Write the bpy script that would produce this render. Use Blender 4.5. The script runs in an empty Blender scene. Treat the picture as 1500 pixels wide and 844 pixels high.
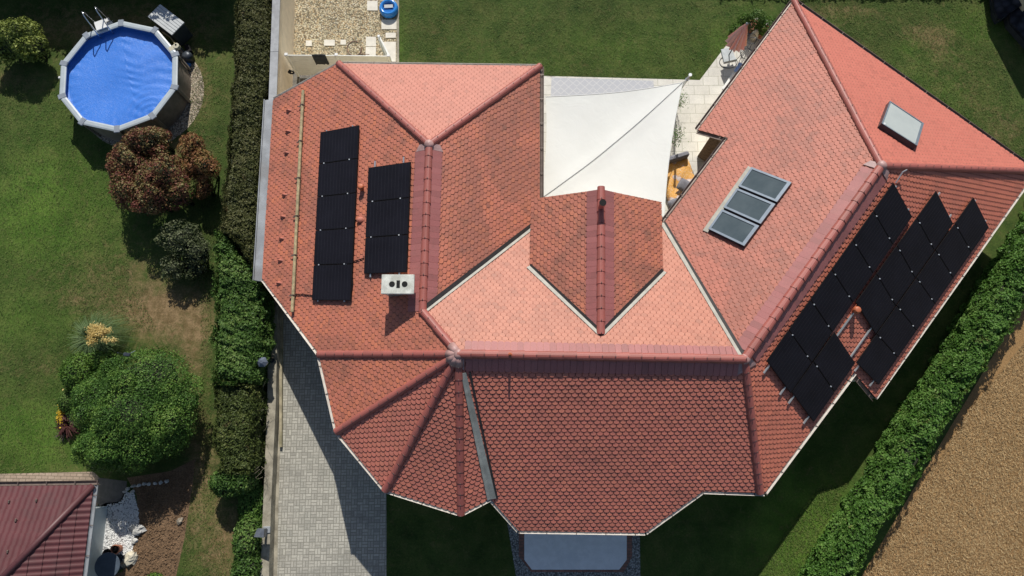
import bpy, math, random
import numpy as np
from mathutils import Vector, Matrix
from mathutils.geometry import tessellate_polygon
random.seed(7); RNG = np.random.default_rng(11)
SC = bpy.context.scene
COL = SC.collection
# ------------------------------------------------------------------ camera model
CAMH = 24.7; TILT = math.radians(12.32)
def ray(px, py):
    u, v = px-750, 422-py; s, c = math.sin(TILT), math.cos(TILT)
    return Vector((u, 1000*s+v*c, -1000*c+v*s))
def G(px, py, h=0.0):                      # measured point of the photo, at its real height, in metres
    d = ray(px, py); return Vector((0, 0, CAMH))+d*((CAMH-h)/-d.z)
def GP(pts, h=0.0): return [G(a, b, h) for a, b in pts]
def onplane(px, py, pl, off=0.0):
    c, n = pl; c = c+n*off; d = ray(px, py); o = Vector((0, 0, CAMH))
    return o+d*((c-o).dot(n)/d.dot(n))
# ------------------------------------------------------------------ mesh helpers
class MB:
    def __init__(s): s.v = []; s.f = []; s.m = []; s.c = []
    def add(s, vs, fs, mi=0, col=None):
        b = len(s.v); s.v += [tuple(p) for p in vs]
        for f in fs: s.f.append(tuple(i+b for i in f)); s.m.append(mi); s.c.append(col if col is not None else 0.5)
    def prism(s, bot, top, mi=0, mt=None, col=None):
        n = len(bot); vs = list(bot)+list(top)
        s.add(vs, [(i, (i+1) % n, n+(i+1) % n, n+i) for i in range(n)], mi, col)
        tri = tessellate_polygon([[Vector(p) for p in top]])
        s.add(vs, [tuple(n+i for i in t) for t in tri], mi if mt is None else mt, col)
        s.add(vs, [tuple(i for i in t[::-1]) for t in tri], mi, col)
    def ext(s, pts, h, mi=0, mt=None, col=None):      # extrude polygon by h along z
        s.prism([Vector(p) for p in pts], [Vector(p)+Vector((0, 0, h)) for p in pts], mi, mt, col)
    def box(s, c, sx, sy, sz, rz=0, mi=0, M=None, col=None, bev=0.0):
        c = Vector(c); R = M if M is not None else Matrix.Rotation(rz, 3, 'Z')
        if bev <= 0:
            vs = [c+R@Vector((x*sx/2, y*sy/2, z*sz/2)) for z in (-1, 1) for y in (-1, 1) for x in (-1, 1)]
            s.add(vs, [(0, 2, 3, 1), (4, 5, 7, 6), (0, 1, 5, 4), (2, 6, 7, 3), (0, 4, 6, 2), (1, 3, 7, 5)], mi, col)
        else:
            rings = []
            def ring(hx, hy, z, b):
                return [(hx-b, hy, z), (hx, hy-b, z), (hx, -hy+b, z), (hx-b, -hy, z), (-hx+b, -hy, z), (-hx, -hy+b, z), (-hx, hy-b, z), (-hx+b, hy, z)]
            hx, hy, hz = sx/2, sy/2, sz/2
            rr = [ring(hx-bev, hy-bev, -hz, bev*.3), ring(hx, hy, -hz+bev, bev), ring(hx, hy, hz-bev, bev), ring(hx-bev, hy-bev, hz, bev*.3)]
            vs = [c+R@Vector(p) for r in rr for p in r]; fs = []
            for k in range(3):
                for i in range(8): j = (i+1) % 8; fs.append((k*8+j, k*8+i, k*8+8+i, k*8+8+j))
            fs.append(tuple(range(0, 8))); fs.append(tuple(range(31, 23, -1)))
            s.add(vs, fs, mi, col)
    def tube(s, pts, r, n=8, mi=0, col=None, cap=True):
        pts = [Vector(p) for p in pts]; rs = r if isinstance(r, (list, tuple)) else [r]*len(pts)
        vs = []; up = None
        for i, p in enumerate(pts):
            t = (pts[min(i+1, len(pts)-1)]-pts[max(i-1, 0)])
            t = t.normalized() if t.length > 1e-9 else Vector((0, 0, 1))
            if up is None: up = Vector((0, 0, 1)) if abs(t.z) < .9 else Vector((1, 0, 0))
            a = t.cross(up).normalized(); b = a.cross(t).normalized(); up = b
            for k in range(n):
                an = 2*math.pi*k/n; vs.append(p+(a*math.cos(an)+b*math.sin(an))*rs[i])
        fs = [(i*n+k, i*n+(k+1) % n, (i+1)*n+(k+1) % n, (i+1)*n+k) for i in range(len(pts)-1) for k in range(n)]
        if cap: fs += [tuple(range(n-1, -1, -1)), tuple((len(pts)-1)*n+k for k in range(n))]
        s.add(vs, fs, mi, col)
    def cyl(s, c, r, h, n=24, mi=0, mt=None, r2=None):
        c = Vector(c); r2 = r if r2 is None else r2
        a = [c+Vector((r*math.cos(2*math.pi*k/n), r*math.sin(2*math.pi*k/n), 0)) for k in range(n)]
        b = [c+Vector((r2*math.cos(2*math.pi*k/n), r2*math.sin(2*math.pi*k/n), h)) for k in range(n)]
        s.add(a+b, [(k, (k+1) % n, n+(k+1) % n, n+k) for k in range(n)], mi)
        s.add(a+b, [tuple(range(n, 2*n))], mi if mt is None else mt); s.add(a+b, [tuple(range(n-1, -1, -1))], mi)
    def lathe(s, c, prof, n=20, mi=0):
        c = Vector(c); vs = []
        for r, z in prof: vs += [c+Vector((r*math.cos(2*math.pi*k/n), r*math.sin(2*math.pi*k/n), z)) for k in range(n)]
        s.add(vs, [(i*n+k, i*n+(k+1) % n, (i+1)*n+(k+1) % n, (i+1)*n+k) for i in range(len(prof)-1) for k in range(n)], mi)
    def blob(s, c, rx, ry, rz, seed=0, amp=.15, nu=14, nv=9, mi=0, rot=0):
        c = Vector(c); vs = []; rr = random.Random(seed); ph = [rr.uniform(0, 6.28) for _ in range(6)]
        for j in range(nv+1):
            th = math.pi*j/nv
            for i in range(nu):
                a = 2*math.pi*i/nu
                k = 1+amp*(math.sin(2*a+ph[0])*math.sin(th*2+ph[1])+.6*math.sin(3*a+ph[2])*math.sin(th*3+ph[3])+.5*math.sin(5*a+ph[4]+th*4))*math.sin(th)
                x, y = rx*k*math.sin(th)*math.cos(a), ry*k*math.sin(th)*math.sin(a)
                vs.append(c+Vector((x*math.cos(rot)-y*math.sin(rot), x*math.sin(rot)+y*math.cos(rot), rz*k*math.cos(th))))
        s.add(vs, [(j*nu+i, (j+1)*nu+i, (j+1)*nu+(i+1) % nu, j*nu+(i+1) % nu) for j in range(nv) for i in range(nu)], mi)
    def build(s, name, mats, parent=None, origin=None, smooth=False):
        return mkmesh(name, s.v, s.f, mats, parent, origin, s.m, s.c, smooth)
def mkmesh(name, v, f, mats, parent=None, origin=None, mi=None, colr=None, smooth=False):
    if not isinstance(mats, (list, tuple)): mats = [mats]
    v = np.array(v, dtype=float).reshape(-1, 3)
    if origin is None: origin = Vector(parent['_o']) if parent is not None else Vector(v.mean(0))
    origin = Vector(origin)
    me = bpy.data.meshes.new(name); me.from_pydata((v-np.array(origin)).tolist(), [], f if isinstance(f, list) else f.tolist())
    for m in mats: me.materials.append(m)
    n = len(me.polygons)
    if mi is not None and len(mi) == n: me.polygons.foreach_set('material_index', np.array(mi, dtype=np.int32))
    if colr is not None and len(colr) == n:
        a = me.attributes.new('rnd', 'FLOAT', 'FACE'); a.data.foreach_set('value', np.array(colr, dtype=np.float32))
    me.polygons.foreach_set('use_smooth', np.full(n, bool(smooth)))
    me.update()
    o = bpy.data.objects.new(name, me); COL.objects.link(o)
    o['_o'] = list(origin)
    if parent is not None:
        o.parent = parent; o.location = origin-Vector(parent['_o'])
    else: o.location = origin
    return o
def thing(name, label, cat, loc, group=None):
    o = bpy.data.objects.new(name, None); COL.objects.link(o); o.location = loc; o.empty_display_size = .2
    o['_o'] = list(loc); o['label'] = label; o['category'] = cat
    if group: o['group'] = group
    return o
def tag(o, label, cat, group=None, kind=None):
    if label: o['label'] = label
    if cat: o['category'] = cat
    if group: o['group'] = group
    if kind: o['kind'] = kind
    return o
def struct(o): o['kind'] = 'structure'; return o
# ------------------------------------------------------------------ materials
def newmat(name):
    m = bpy.data.materials.new(name); m.use_nodes = True; nt = m.node_tree
    b = nt.nodes['Principled BSDF']; return m, nt, b
def N(nt, t, **k):
    n = nt.nodes.new(t)
    for a, b in k.items(): setattr(n, a, b)
    return n
def noise(nt, vec, scale, detail=4, rough=.6, dist=0):
    n = N(nt, 'ShaderNodeTexNoise'); n.inputs['Scale'].default_value = scale; n.inputs['Detail'].default_value = detail
    n.inputs['Roughness'].default_value = rough; n.inputs['Distortion'].default_value = dist
    nt.links.new(vec, n.inputs['Vector'])
    k = N(nt, 'ShaderNodeMath', operation='MULTIPLY_ADD', use_clamp=True); k.inputs[1].default_value = 1.7; k.inputs[2].default_value = -.35
    nt.links.new(n.outputs['Fac'], k.inputs[0]); return k.outputs[0]
def ramp(nt, fac, stops, interp='LINEAR'):
    r = N(nt, 'ShaderNodeValToRGB'); e = r.color_ramp.elements; r.color_ramp.interpolation = interp
    while len(e) < len(stops): e.new(.5)
    for i, (p, c) in enumerate(stops): e[i].position = p; e[i].color = (c[0], c[1], c[2], 1) if not isinstance(c, (int, float)) else (c, c, c, 1)
    nt.links.new(fac, r.inputs['Fac']); return r.outputs['Color']
def mix(nt, a, b, fac, mode='MIX'):
    m = N(nt, 'ShaderNodeMix', data_type='RGBA', blend_type=mode)
    for sock, x in ((m.inputs[0], fac), (m.inputs[6], a), (m.inputs[7], b)):
        if isinstance(x, (int, float)): sock.default_value = x
        elif isinstance(x, (tuple, list)): sock.default_value = (*x[:3], 1)
        else: nt.links.new(x, sock)
    return m.outputs[2]
def math_(nt, op, a, b=None, c=None, clamp=False):
    m = N(nt, 'ShaderNodeMath', operation=op, use_clamp=clamp)
    for i, x in enumerate((a, b, c)):
        if x is None: continue
        if isinstance(x, (int, float)): m.inputs[i].default_value = x
        else: nt.links.new(x, m.inputs[i])
    return m.outputs[0]
def wpos(nt): return N(nt, 'ShaderNodeNewGeometry').outputs['Position']
def attr(nt, name='rnd'):
    a = N(nt, 'ShaderNodeAttribute'); a.attribute_name = name; return a.outputs['Fac']
def bump(nt, b, h, strength=.4, dist=.02):
    n = N(nt, 'ShaderNodeBump'); n.inputs['Strength'].default_value = strength; n.inputs['Distance'].default_value = dist
    nt.links.new(h, n.inputs['Height']); nt.links.new(n.outputs['Normal'], b.inputs['Normal'])
def simple(name, col, rough=.6, var=.15, scale=6, fine=40, metal=0, bmp=.15, dirt=None, spec=.5):
    m, nt, b = newmat(name); p = wpos(nt)
    lo = tuple(x*(1-var) for x in col); hi = tuple(min(1, x*(1+var)) for x in col)
    c = ramp(nt, noise(nt, p, scale, 5), [(.3, lo), (.7, hi)])
    f = ramp(nt, noise(nt, p, fine, 3), [(.3, 1-var*.6), (.7, 1+0*var)])
    c = mix(nt, c, f, 1.0, 'MULTIPLY')
    if dirt: c = mix(nt, c, dirt, ramp(nt, noise(nt, p, scale*.4, 6, .7), [(.5, 0), (.72, .8)]))
    nt.links.new(c, b.inputs['Base Color']); b.inputs['Roughness'].default_value = rough; b.inputs['Metallic'].default_value = metal
    b.inputs['Specular IOR Level'].default_value = spec
    if bmp: bump(nt, b, noise(nt, p, fine, 4), bmp, .01)
    return m
def tile_mat(name, c1, c2, c3, stain=.5, rough=.5, stain_col=(.13, .075, .06), sscale=.35):
    m, nt, b = newmat(name); p = wpos(nt); r = attr(nt)
    c = ramp(nt, r, [(0, c1), (.5, c2), (.88, c3), (1, tuple(x*.82 for x in c2))])
    big = noise(nt, p, sscale, 5, .65, .6)
    c = mix(nt, c, stain_col, math_(nt, 'MULTIPLY', ramp(nt, math_(nt, 'ADD', big, math_(nt, 'MULTIPLY', r, .12)), [(.52, 0), (.72, 1)]), stain))
    sp = noise(nt, p, 2.2, 4, .7)                                   # lichen speckle in patches
    c = mix(nt, c, (.10, .075, .06), math_(nt, 'MULTIPLY', ramp(nt, sp, [(.60, 0), (.74, 1)]), stain*.75))
    c = mix(nt, c, ramp(nt, noise(nt, p, 55, 3), [(.3, .86), (.7, 1.04)]), 1.0, 'MULTIPLY')
    nt.links.new(c, b.inputs['Base Color']); b.inputs['Roughness'].default_value = rough; b.inputs['Specular IOR Level'].default_value = .5
    bump(nt, b, noise(nt, p, 90, 3), .15, .004)
    return m
M = {}
M['tile_main'] = tile_mat('clay tiles main', (.50, .190, .120), (.54, .210, .135), (.48, .175, .11), .14, .58)
M['tile_west'] = tile_mat('clay tiles west wing', (.53, .172, .108), (.49, .160, .100), (.60, .19, .10), .38, .6)
M['tile_north'] = tile_mat('clay tiles north hip', (.52, .185, .130), (.55, .20, .14), (.50, .175, .12), .06, .6)
M['tile_south'] = tile_mat('clay tiles south', (.57, .182, .130), (.52, .172, .122), (.62, .205, .135), .18, .6)
M['tile_southeast'] = tile_mat('clay tiles south east', (.60, .185, .118), (.56, .175, .112), (.64, .20, .12), .2, .6)
M['tile_east'] = tile_mat('clay tiles east wing', (.455, .147, .098), (.485, .157, .105), (.43, .138, .093), .25, .62, sscale=.5)
M['tile_nestle'] = tile_mat('clay tiles north east', (.54, .155, .110), (.555, .165, .116), (.53, .15, .106), .05, .65)
M['tile_gable'] = tile_mat('clay tiles cross gable', (.50, .170, .108), (.45, .155, .10), (.56, .19, .105), .5, .6, sscale=.5)
M['strip'] = tile_mat('mauve ridge course', (.36, .125, .118), (.40, .145, .135), (.34, .12, .112), .15, .55, sscale=.8)
M['ridge'] = tile_mat('ridge cap clay', (.35, .10, .082), (.38, .112, .09), (.33, .10, .082), .12, .5)
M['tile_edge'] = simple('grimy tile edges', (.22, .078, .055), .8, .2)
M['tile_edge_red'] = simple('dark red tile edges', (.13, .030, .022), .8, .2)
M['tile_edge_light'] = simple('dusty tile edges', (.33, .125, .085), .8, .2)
M['underlay'] = simple('dark roof boards', (.05, .03, .025), .8)
M['lead'] = simple('grey valley metal', (.33, .34, .31), .5, .2, 3, metal=.0, dirt=(.2, .2, .17))
M['leadlight'] = simple('pale flashing', (.37, .36, .31), .55, .12, 5, dirt=(.35, .33, .28))
M['gutter'] = simple('brown gutter metal', (.16, .12, .10), .45, .15, 5, metal=.2)
M['gutterw'] = simple('cream gutter metal', (.62, .57, .50), .4, .1, 5, metal=.0)
M['gutgrey'] = simple('grey box gutter', (.30, .32, .34), .5, .15, 2, dirt=(.2, .2, .2))
M['wall'] = simple('cream render', (.80, .68, .50), .85, .06, 3, 60, bmp=.3)
M['wallw'] = simple('pale blue white cladding', (.55, .62, .62), .7, .06, 3, 60)
M['soffit'] = simple('soffit boards', (.35, .28, .2), .8)
M['cap'] = simple('grey wall coping', (.36, .37, .38), .7, .12, 3, 50, dirt=(.25, .25, .26))
M['alu'] = simple('aluminium', (.62, .64, .66), .35, .06, metal=.7, bmp=0)
M['chrome'] = simple('polished steel', (.7, .72, .75), .18, .03, metal=.9, bmp=0)
M['black'] = simple('black plastic', (.008, .007, .009), .6, .2, bmp=.0, spec=.2)
M['hole'] = simple('flue interior', (.006, .006, .006), .9)
M['conc'] = simple('weathered concrete slab', (.62, .63, .57), .85, .18, 5, 60, dirt=(.42, .42, .36), bmp=.4)
M['kerb'] = simple('old concrete', (.34, .31, .24), .9, .25, 2.5, 45, dirt=(.17, .15, .11), bmp=.5)
M['kerb2'] = simple('yellowish concrete edging', (.38, .33, .22), .9, .25, 3, 50, dirt=(.2, .19, .10), bmp=.5)
M['ochre'] = simple('orange clay vent', (.50, .14, .06), .5, .12)
M['valley_shade'] = simple('painted valley shade', (.025, .022, .022), .6)  # near-black colour that paints the shadow line along the valleys
M['darkwood'] = simple('brown weathered timber', (.17, .115, .07), .8, .35, 12, 50)
M['wood'] = simple('larch pole', (.42, .34, .19), .7, .25, 8, 60, dirt=(.25, .22, .12))
M['darkmetal'] = simple('anthracite metal', (.05, .06, .075), .4, .15, metal=.3)
M['bark'] = simple('bark', (.10, .07, .05), .9, .3)
M['rail'] = simple('pale grey pool rail', (.42, .47, .50), .4, .06, 3, 30, bmp=.05)
M['railcap'] = simple('grey pool corner', (.24, .27, .31), .45, .08, 3, 30, bmp=.05)
M['poolwall'] = simple('brown pool wall', (.24, .20, .165), .6, .15, 4)
M['plasticw'] = simple('white plastic', (.75, .75, .73), .4, .04, bmp=.03)
M['boxw'] = simple('pale deck box', (.52, .54, .54), .5, .05, bmp=.05)
M['boxd'] = simple('dark deck box wall', (.05, .06, .06), .6)
M['terracotta'] = simple('terracotta', (.42, .17, .10), .8, .15)
M['soil'] = simple('potting soil', (.05, .035, .025), .95, .3)
M['rock'] = simple('field stones', (.30, .26, .20), .9, .35, 7, 30, bmp=.6)
M['stonew'] = simple('pale stones', (.50, .49, .46), .9, .25, 9, 30, bmp=.5)
M['slabw'] = simple('pale stepping slab', (.70, .66, .57), .85, .07, 4, 60, bmp=.2)
M['fence'] = simple('pale grey fence boards', (.82, .83, .78), .6, .06, 3, 40)
M['hose'] = simple('brown hose', (.16, .075, .05), .5)
M['cushion'] = simple('grey cushion fabric', (.20, .20, .23), .9, .12, 6, 90, bmp=.3)
M['beige'] = simple('cream stone', (.62, .57, .45), .8, .15)
M['towel'] = simple('dark towel', (.035, .04, .045), .9, .2)
M['patioslab'] = simple('grey terrace paving', (.80, .81, .82), .8, .05, 4, 60, dirt=(.70, .72, .74))
# solar glass
m, nt, b = newmat('solar glass'); p = attr(nt, 'rnd')
b.inputs['Base Color'].default_value = (.010, .010, .014, 1); b.inputs['Roughness'].default_value = .5; b.inputs['Specular IOR Level'].default_value = .12
nt.links.new(mix(nt, (.007, .0065, .010), (.013, .0125, .019), noise(nt, wpos(nt), 1.2, 3)), b.inputs['Base Color']); M['solar'] = m
m, nt, b = newmat('solar cell gap'); b.inputs['Base Color'].default_value = (.022, .021, .029, 1); b.inputs['Roughness'].default_value = .5; M['solarline'] = m
# window glass
m, nt, b = newmat('roof window glass'); nt.links.new(mix(nt, (.045, .065, .075), (.09, .115, .125), noise(nt, wpos(nt), 1.5, 4)), b.inputs['Base Color']); b.inputs['Roughness'].default_value = .12; M['glass'] = m
m, nt, b = newmat('pale roof window glass'); nt.links.new(mix(nt, (.38, .42, .42), (.46, .50, .49), noise(nt, wpos(nt), 1.5, 4)), b.inputs['Base Color']); b.inputs['Roughness'].default_value = .2; M['glasspale'] = m  # paler pane tint than the other roof windows
M['wframe'] = simple('grey window frame', (.20, .24, .29), .4, .08, metal=.3, bmp=0)
# sail
m, nt, b = newmat('white sail cloth'); p = wpos(nt)
nt.links.new(ramp(nt, noise(nt, p, 1.2, 4), [(.3, (.87, .88, .84)), (.7, (.90, .91, .87))]), b.inputs['Base Color']); b.inputs['Roughness'].default_value = .85; b.inputs['Specular IOR Level'].default_value = .2
tr = N(nt, 'ShaderNodeBsdfTranslucent'); tr.inputs['Color'].default_value = (.8, .8, .76, 1); ms = N(nt, 'ShaderNodeMixShader'); ms.inputs[0].default_value = .22
nt.links.new(b.outputs[0], ms.inputs[1]); nt.links.new(tr.outputs[0], ms.inputs[2]); nt.links.new(ms.outputs[0], nt.nodes['Material Output'].inputs['Surface'])
bump(nt, b, noise(nt, p, 1.6, 5, .6, 1.5), .12, .06); M['sail'] = m
# pool cover
m, nt, b = newmat('blue pool cover'); p = wpos(nt)
nt.links.new(ramp(nt, noise(nt, p, .9, 5, .65), [(.1, (.04, .185, .64)), (.9, (.055, .22, .72))]), b.inputs['Base Color']); b.inputs['Roughness'].default_value = .38
bump(nt, b, noise(nt, p, 10, 6, .75, 1.4), .42, .022); M['cover'] = m
m, nt, b = newmat('shiny blue vinyl'); b.inputs['Base Color'].default_value = (.03, .22, .62, 1); b.inputs['Roughness'].default_value = .15; M['vinyl'] = m
m, nt, b = newmat('paddling pool water'); b.inputs['Base Color'].default_value = (.02, .17, .50, 1); b.inputs['Roughness'].default_value = .08
bump(nt, b, noise(nt, wpos(nt), 8, 3), .4, .02); M['water'] = m
# foliage
def leaf_mat(name, stops, dead=None, rough=.5, cs=1.3):
    m, nt, b = newmat(name); p = wpos(nt); r = attr(nt)
    f = math_(nt, 'ADD', math_(nt, 'MULTIPLY', r, .55), math_(nt, 'MULTIPLY', ramp(nt, noise(nt, p, cs, 4, .6), [(.3, 0), (.7, 1)]), .45))
    c = ramp(nt, f, stops)
    if dead: c = mix(nt, c, dead, math_(nt, 'MULTIPLY', ramp(nt, noise(nt, p, 1.7, 5, .7), [(.66, 0), (.82, .8)]), ramp(nt, r, [(.3, 0), (.6, 1)])))
    nt.links.new(c, b.inputs['Base Color']); b.inputs['Roughness'].default_value = rough; b.inputs['Specular IOR Level'].default_value = .2
    tr = N(nt, 'ShaderNodeBsdfTranslucent'); nt.links.new(c, tr.inputs['Color']); ms = N(nt, 'ShaderNodeMixShader'); ms.inputs[0].default_value = .2
    nt.links.new(b.outputs[0], ms.inputs[1]); nt.links.new(tr.outputs[0], ms.inputs[2]); nt.links.new(ms.outputs[0], nt.nodes['Material Output'].inputs['Surface'])
    return m
M['leaf_hedge_olive'] = leaf_mat('olive hedge leaves', [(0, (.04, .048, .014)), (.5, (.085, .095, .030)), (1, (.16, .155, .065))], dead=(.13, .085, .045))
M['leaf_hedge_mossy'] = leaf_mat('mossy hedge leaves', [(0, (.035, .05, .013)), (.5, (.08, .11, .028)), (1, (.17, .19, .06))], dead=(.15, .10, .055))
M['leaf_hedge_green'] = leaf_mat('green hedge leaves', [(0, (.028, .065, .014)), (.5, (.075, .15, .03)), (1, (.18, .26, .07))])
M['leaf_hedge_lush'] = leaf_mat('lush hedge leaves', [(0, (.035, .085, .014)), (.5, (.085, .19, .032)), (1, (.19, .31, .08))], dead=(.20, .19, .06))
M['leaf_bush'] = leaf_mat('dark bush leaves', [(0, (.028, .068, .014)), (.5, (.078, .17, .03)), (1, (.22, .33, .07))])
M['leaf_red'] = leaf_mat('red smoke bush leaves', [(0, (.13, .03, .03)), (.3, (.20, .075, .05)), (.5, (.22, .12, .06)), (.7, (.20, .18, .06)), (1, (.36, .30, .16))], cs=2.2)
M['leaf_rust'] = leaf_mat('rusty shrub leaves', [(0, (.12, .045, .028)), (.5, (.26, .12, .055)), (1, (.30, .24, .08))], cs=2.2)
M['leaf_greygreen'] = leaf_mat('grey green leaves', [(0, (.035, .05, .018)), (.5, (.085, .105, .045)), (1, (.24, .26, .15))])
M['leaf_yellow'] = leaf_mat('yellow green leaves', [(0, (.06, .09, .018)), (.5, (.21, .26, .055)), (1, (.42, .46, .13))])
M['leaf_lime'] = leaf_mat('light green leaves', [(0, (.04, .09, .015)), (.5, (.09, .18, .03)), (1, (.18, .27, .05))])
M['leaf_plum'] = leaf_mat('plum leaves', [(0, (.03, .012, .012)), (.5, (.08, .03, .028)), (1, (.17, .09, .07))])
M['leaf_heather'] = leaf_mat('heather', [(0, (.07, .05, .05)), (.5, (.14, .10, .10)), (1, (.22, .19, .16))])
M['petal'] = leaf_mat('yellow flowers', [(0, (.50, .32, .02)), (1, (.75, .55, .05))])
M['plume'] = leaf_mat('pampas plumes', [(0, (.60, .43, .13)), (1, (.85, .70, .33))])
M['blade'] = leaf_mat('pampas blades', [(0, (.06, .11, .04)), (1, (.20, .27, .12))])
M['core'] = simple('dark core and twigs', (.022, .030, .012), .95, .4, 5, 30)  # dark fill for the light-blocking foliage cores and the stems
# ground materials -------------------------------------------------
def lawn_mat():
    m, nt, b = newmat('mown lawn'); p = wpos(nt); dry = attr(nt, 'dry'); lush = attr(nt, 'lush')
    med = noise(nt, p, 1.1, 6, .68, .4); fine = noise(nt, p, 16, 5, .75); vf = noise(nt, p, 70, 3, .8)
    g = ramp(nt, med, [(.2, (.028, .056, .011)), (.5, (.055, .088, .019)), (.85, (.096, .114, .032))])
    l = ramp(nt, med, [(.2, (.054, .118, .014)), (.8, (.105, .185, .028))])
    d = ramp(nt, noise(nt, p, 3.2, 5, .7), [(.3, (.16, .105, .05)), (.7, (.30, .20, .11))])
    c = mix(nt, g, l, lush)
    c = mix(nt, c, ramp(nt, noise(nt, p, .45, 4, .6), [(.1, .72), (.9, 1.25)]), 1.0, 'MULTIPLY')
    c = mix(nt, c, (.125, .105, .045), math_(nt, 'MULTIPLY', ramp(nt, noise(nt, p, 3.7, 6, .75, .6), [(.50, 0), (.85, 1)]), ramp(nt, noise(nt, p, .6, 4), [(.35, .12), (.75, .75)])))
    dm = math_(nt, 'ADD', dry, math_(nt, 'MULTIPLY', math_(nt, 'SUBTRACT', noise(nt, p, 2.6, 7, .8, .8), .5), 1.35))
    dm = math_(nt, 'ADD', dm, math_(nt, 'MULTIPLY', math_(nt, 'SUBTRACT', fine, .5), .4))
    c = mix(nt, c, d, ramp(nt, dm, [(.16, 0), (.95, .85)]))
    c = mix(nt, c, ramp(nt, fine, [(.15, .65), (.55, 1.0), (.9, 1.4)]), 1.0, 'MULTIPLY')
    c = mix(nt, c, ramp(nt, vf, [(.15, .7), (.85, 1.35)]), 1.0, 'MULTIPLY')
    nt.links.new(c, b.inputs['Base Color']); b.inputs['Roughness'].default_value = .85; b.inputs['Specular IOR Level'].default_value = .15
    bump(nt, b, math_(nt, 'ADD', fine, vf), .45, .03); return m
M['lawn'] = lawn_mat()
def field_mat():
    m, nt, b = newmat('stubble field'); p = wpos(nt)
    c = ramp(nt, noise(nt, p, .7, 6, .7), [(.2, (.27, .160, .068)), (.8, (.36, .225, .105))])
    c = mix(nt, c, ramp(nt, noise(nt, p, 16, 6, .8), [(.1, .72), (.5, 1.0), (.9, 1.3)]), 1.0, 'MULTIPLY')
    c = mix(nt, c, ramp(nt, noise(nt, p, 45, 4, .8), [(.3, .65), (.75, 1.4)]), 1.0, 'MULTIPLY')
    c = mix(nt, c, (.09, .10, .035), ramp(nt, noise(nt, p, 2.3, 6, .7), [(.80, 0), (.92, .6)]))
    nt.links.new(c, b.inputs['Base Color']); b.inputs['Roughness'].default_value = .95; b.inputs['Specular IOR Level'].default_value = .1
    bump(nt, b, noise(nt, p, 34, 5, .8), .5, .03); return m
M['field'] = field_mat()
def gravel_mat(name, cols, size=28, bs=.8):
    m, nt, b = newmat(name); p = wpos(nt)
    v = N(nt, 'ShaderNodeTexVoronoi'); v.inputs['Scale'].default_value = size; nt.links.new(p, v.inputs['Vector'])
    sx = N(nt, 'ShaderNodeSeparateColor'); nt.links.new(v.outputs['Color'], sx.inputs[0])
    c = ramp(nt, sx.outputs[0], [(i/(len(cols)-1), k) for i, k in enumerate(cols)])
    c = mix(nt, c, ramp(nt, v.outputs['Distance'], [(.25, 1.0), (.75, .3)]), 1.0, 'MULTIPLY')
    c = mix(nt, c, ramp(nt, noise(nt, p, 1.3, 4), [(.3, .85), (.7, 1.1)]), 1.0, 'MULTIPLY')
    nt.links.new(c, b.inputs['Base Color']); b.inputs['Roughness'].default_value = .9; b.inputs['Specular IOR Level'].default_value = .2
    bump(nt, b, math_(nt, 'SUBTRACT', 1.0, v.outputs['Distance']), bs, .03); return m
M['pebble'] = gravel_mat('beige pebbles', [(.42, .36, .22), (.66, .58, .40), (.55, .40, .22), (.72, .66, .50)], 17)
M['gravelring'] = gravel_mat('mixed gravel', [(.30, .25, .18), (.55, .47, .36), (.42, .34, .24), (.62, .56, .45)], 19)
M['whitegravel'] = gravel_mat('white marble gravel', [(.72, .73, .72), (.85, .86, .86), (.78, .78, .76), (.90, .90, .89)], 17)
M['bluegravel'] = gravel_mat('grey gravel', [(.20, .21, .21), (.42, .43, .42), (.30, .30, .29), (.52, .52, .50)], 21)
def dirt_mat():
    m, nt, b = newmat('bare brown soil'); p = wpos(nt)
    c = ramp(nt, noise(nt, p, 1.6, 7, .75, .5), [(.2, (.19, .115, .06)), (.8, (.33, .205, .115))])
    c = mix(nt, c, ramp(nt, noise(nt, p, 20, 5, .8), [(.3, .6), (.75, 1.35)]), 1.0, 'MULTIPLY')
    nt.links.new(c, b.inputs['Base Color']); b.inputs['Roughness'].default_value = .95
    bump(nt, b, noise(nt, p, 10, 7, .8), 1.0, .08); return m
M['dirt'] = dirt_mat()
def rot_pos(nt, ang):
    mp = N(nt, 'ShaderNodeMapping'); mp.inputs['Rotation'].default_value[2] = ang; nt.links.new(wpos(nt), mp.inputs['Vector'])
    s = N(nt, 'ShaderNodeSeparateXYZ'); nt.links.new(mp.outputs[0], s.inputs[0]); return s.outputs[0], s.outputs[1], mp.outputs[0]
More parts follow.
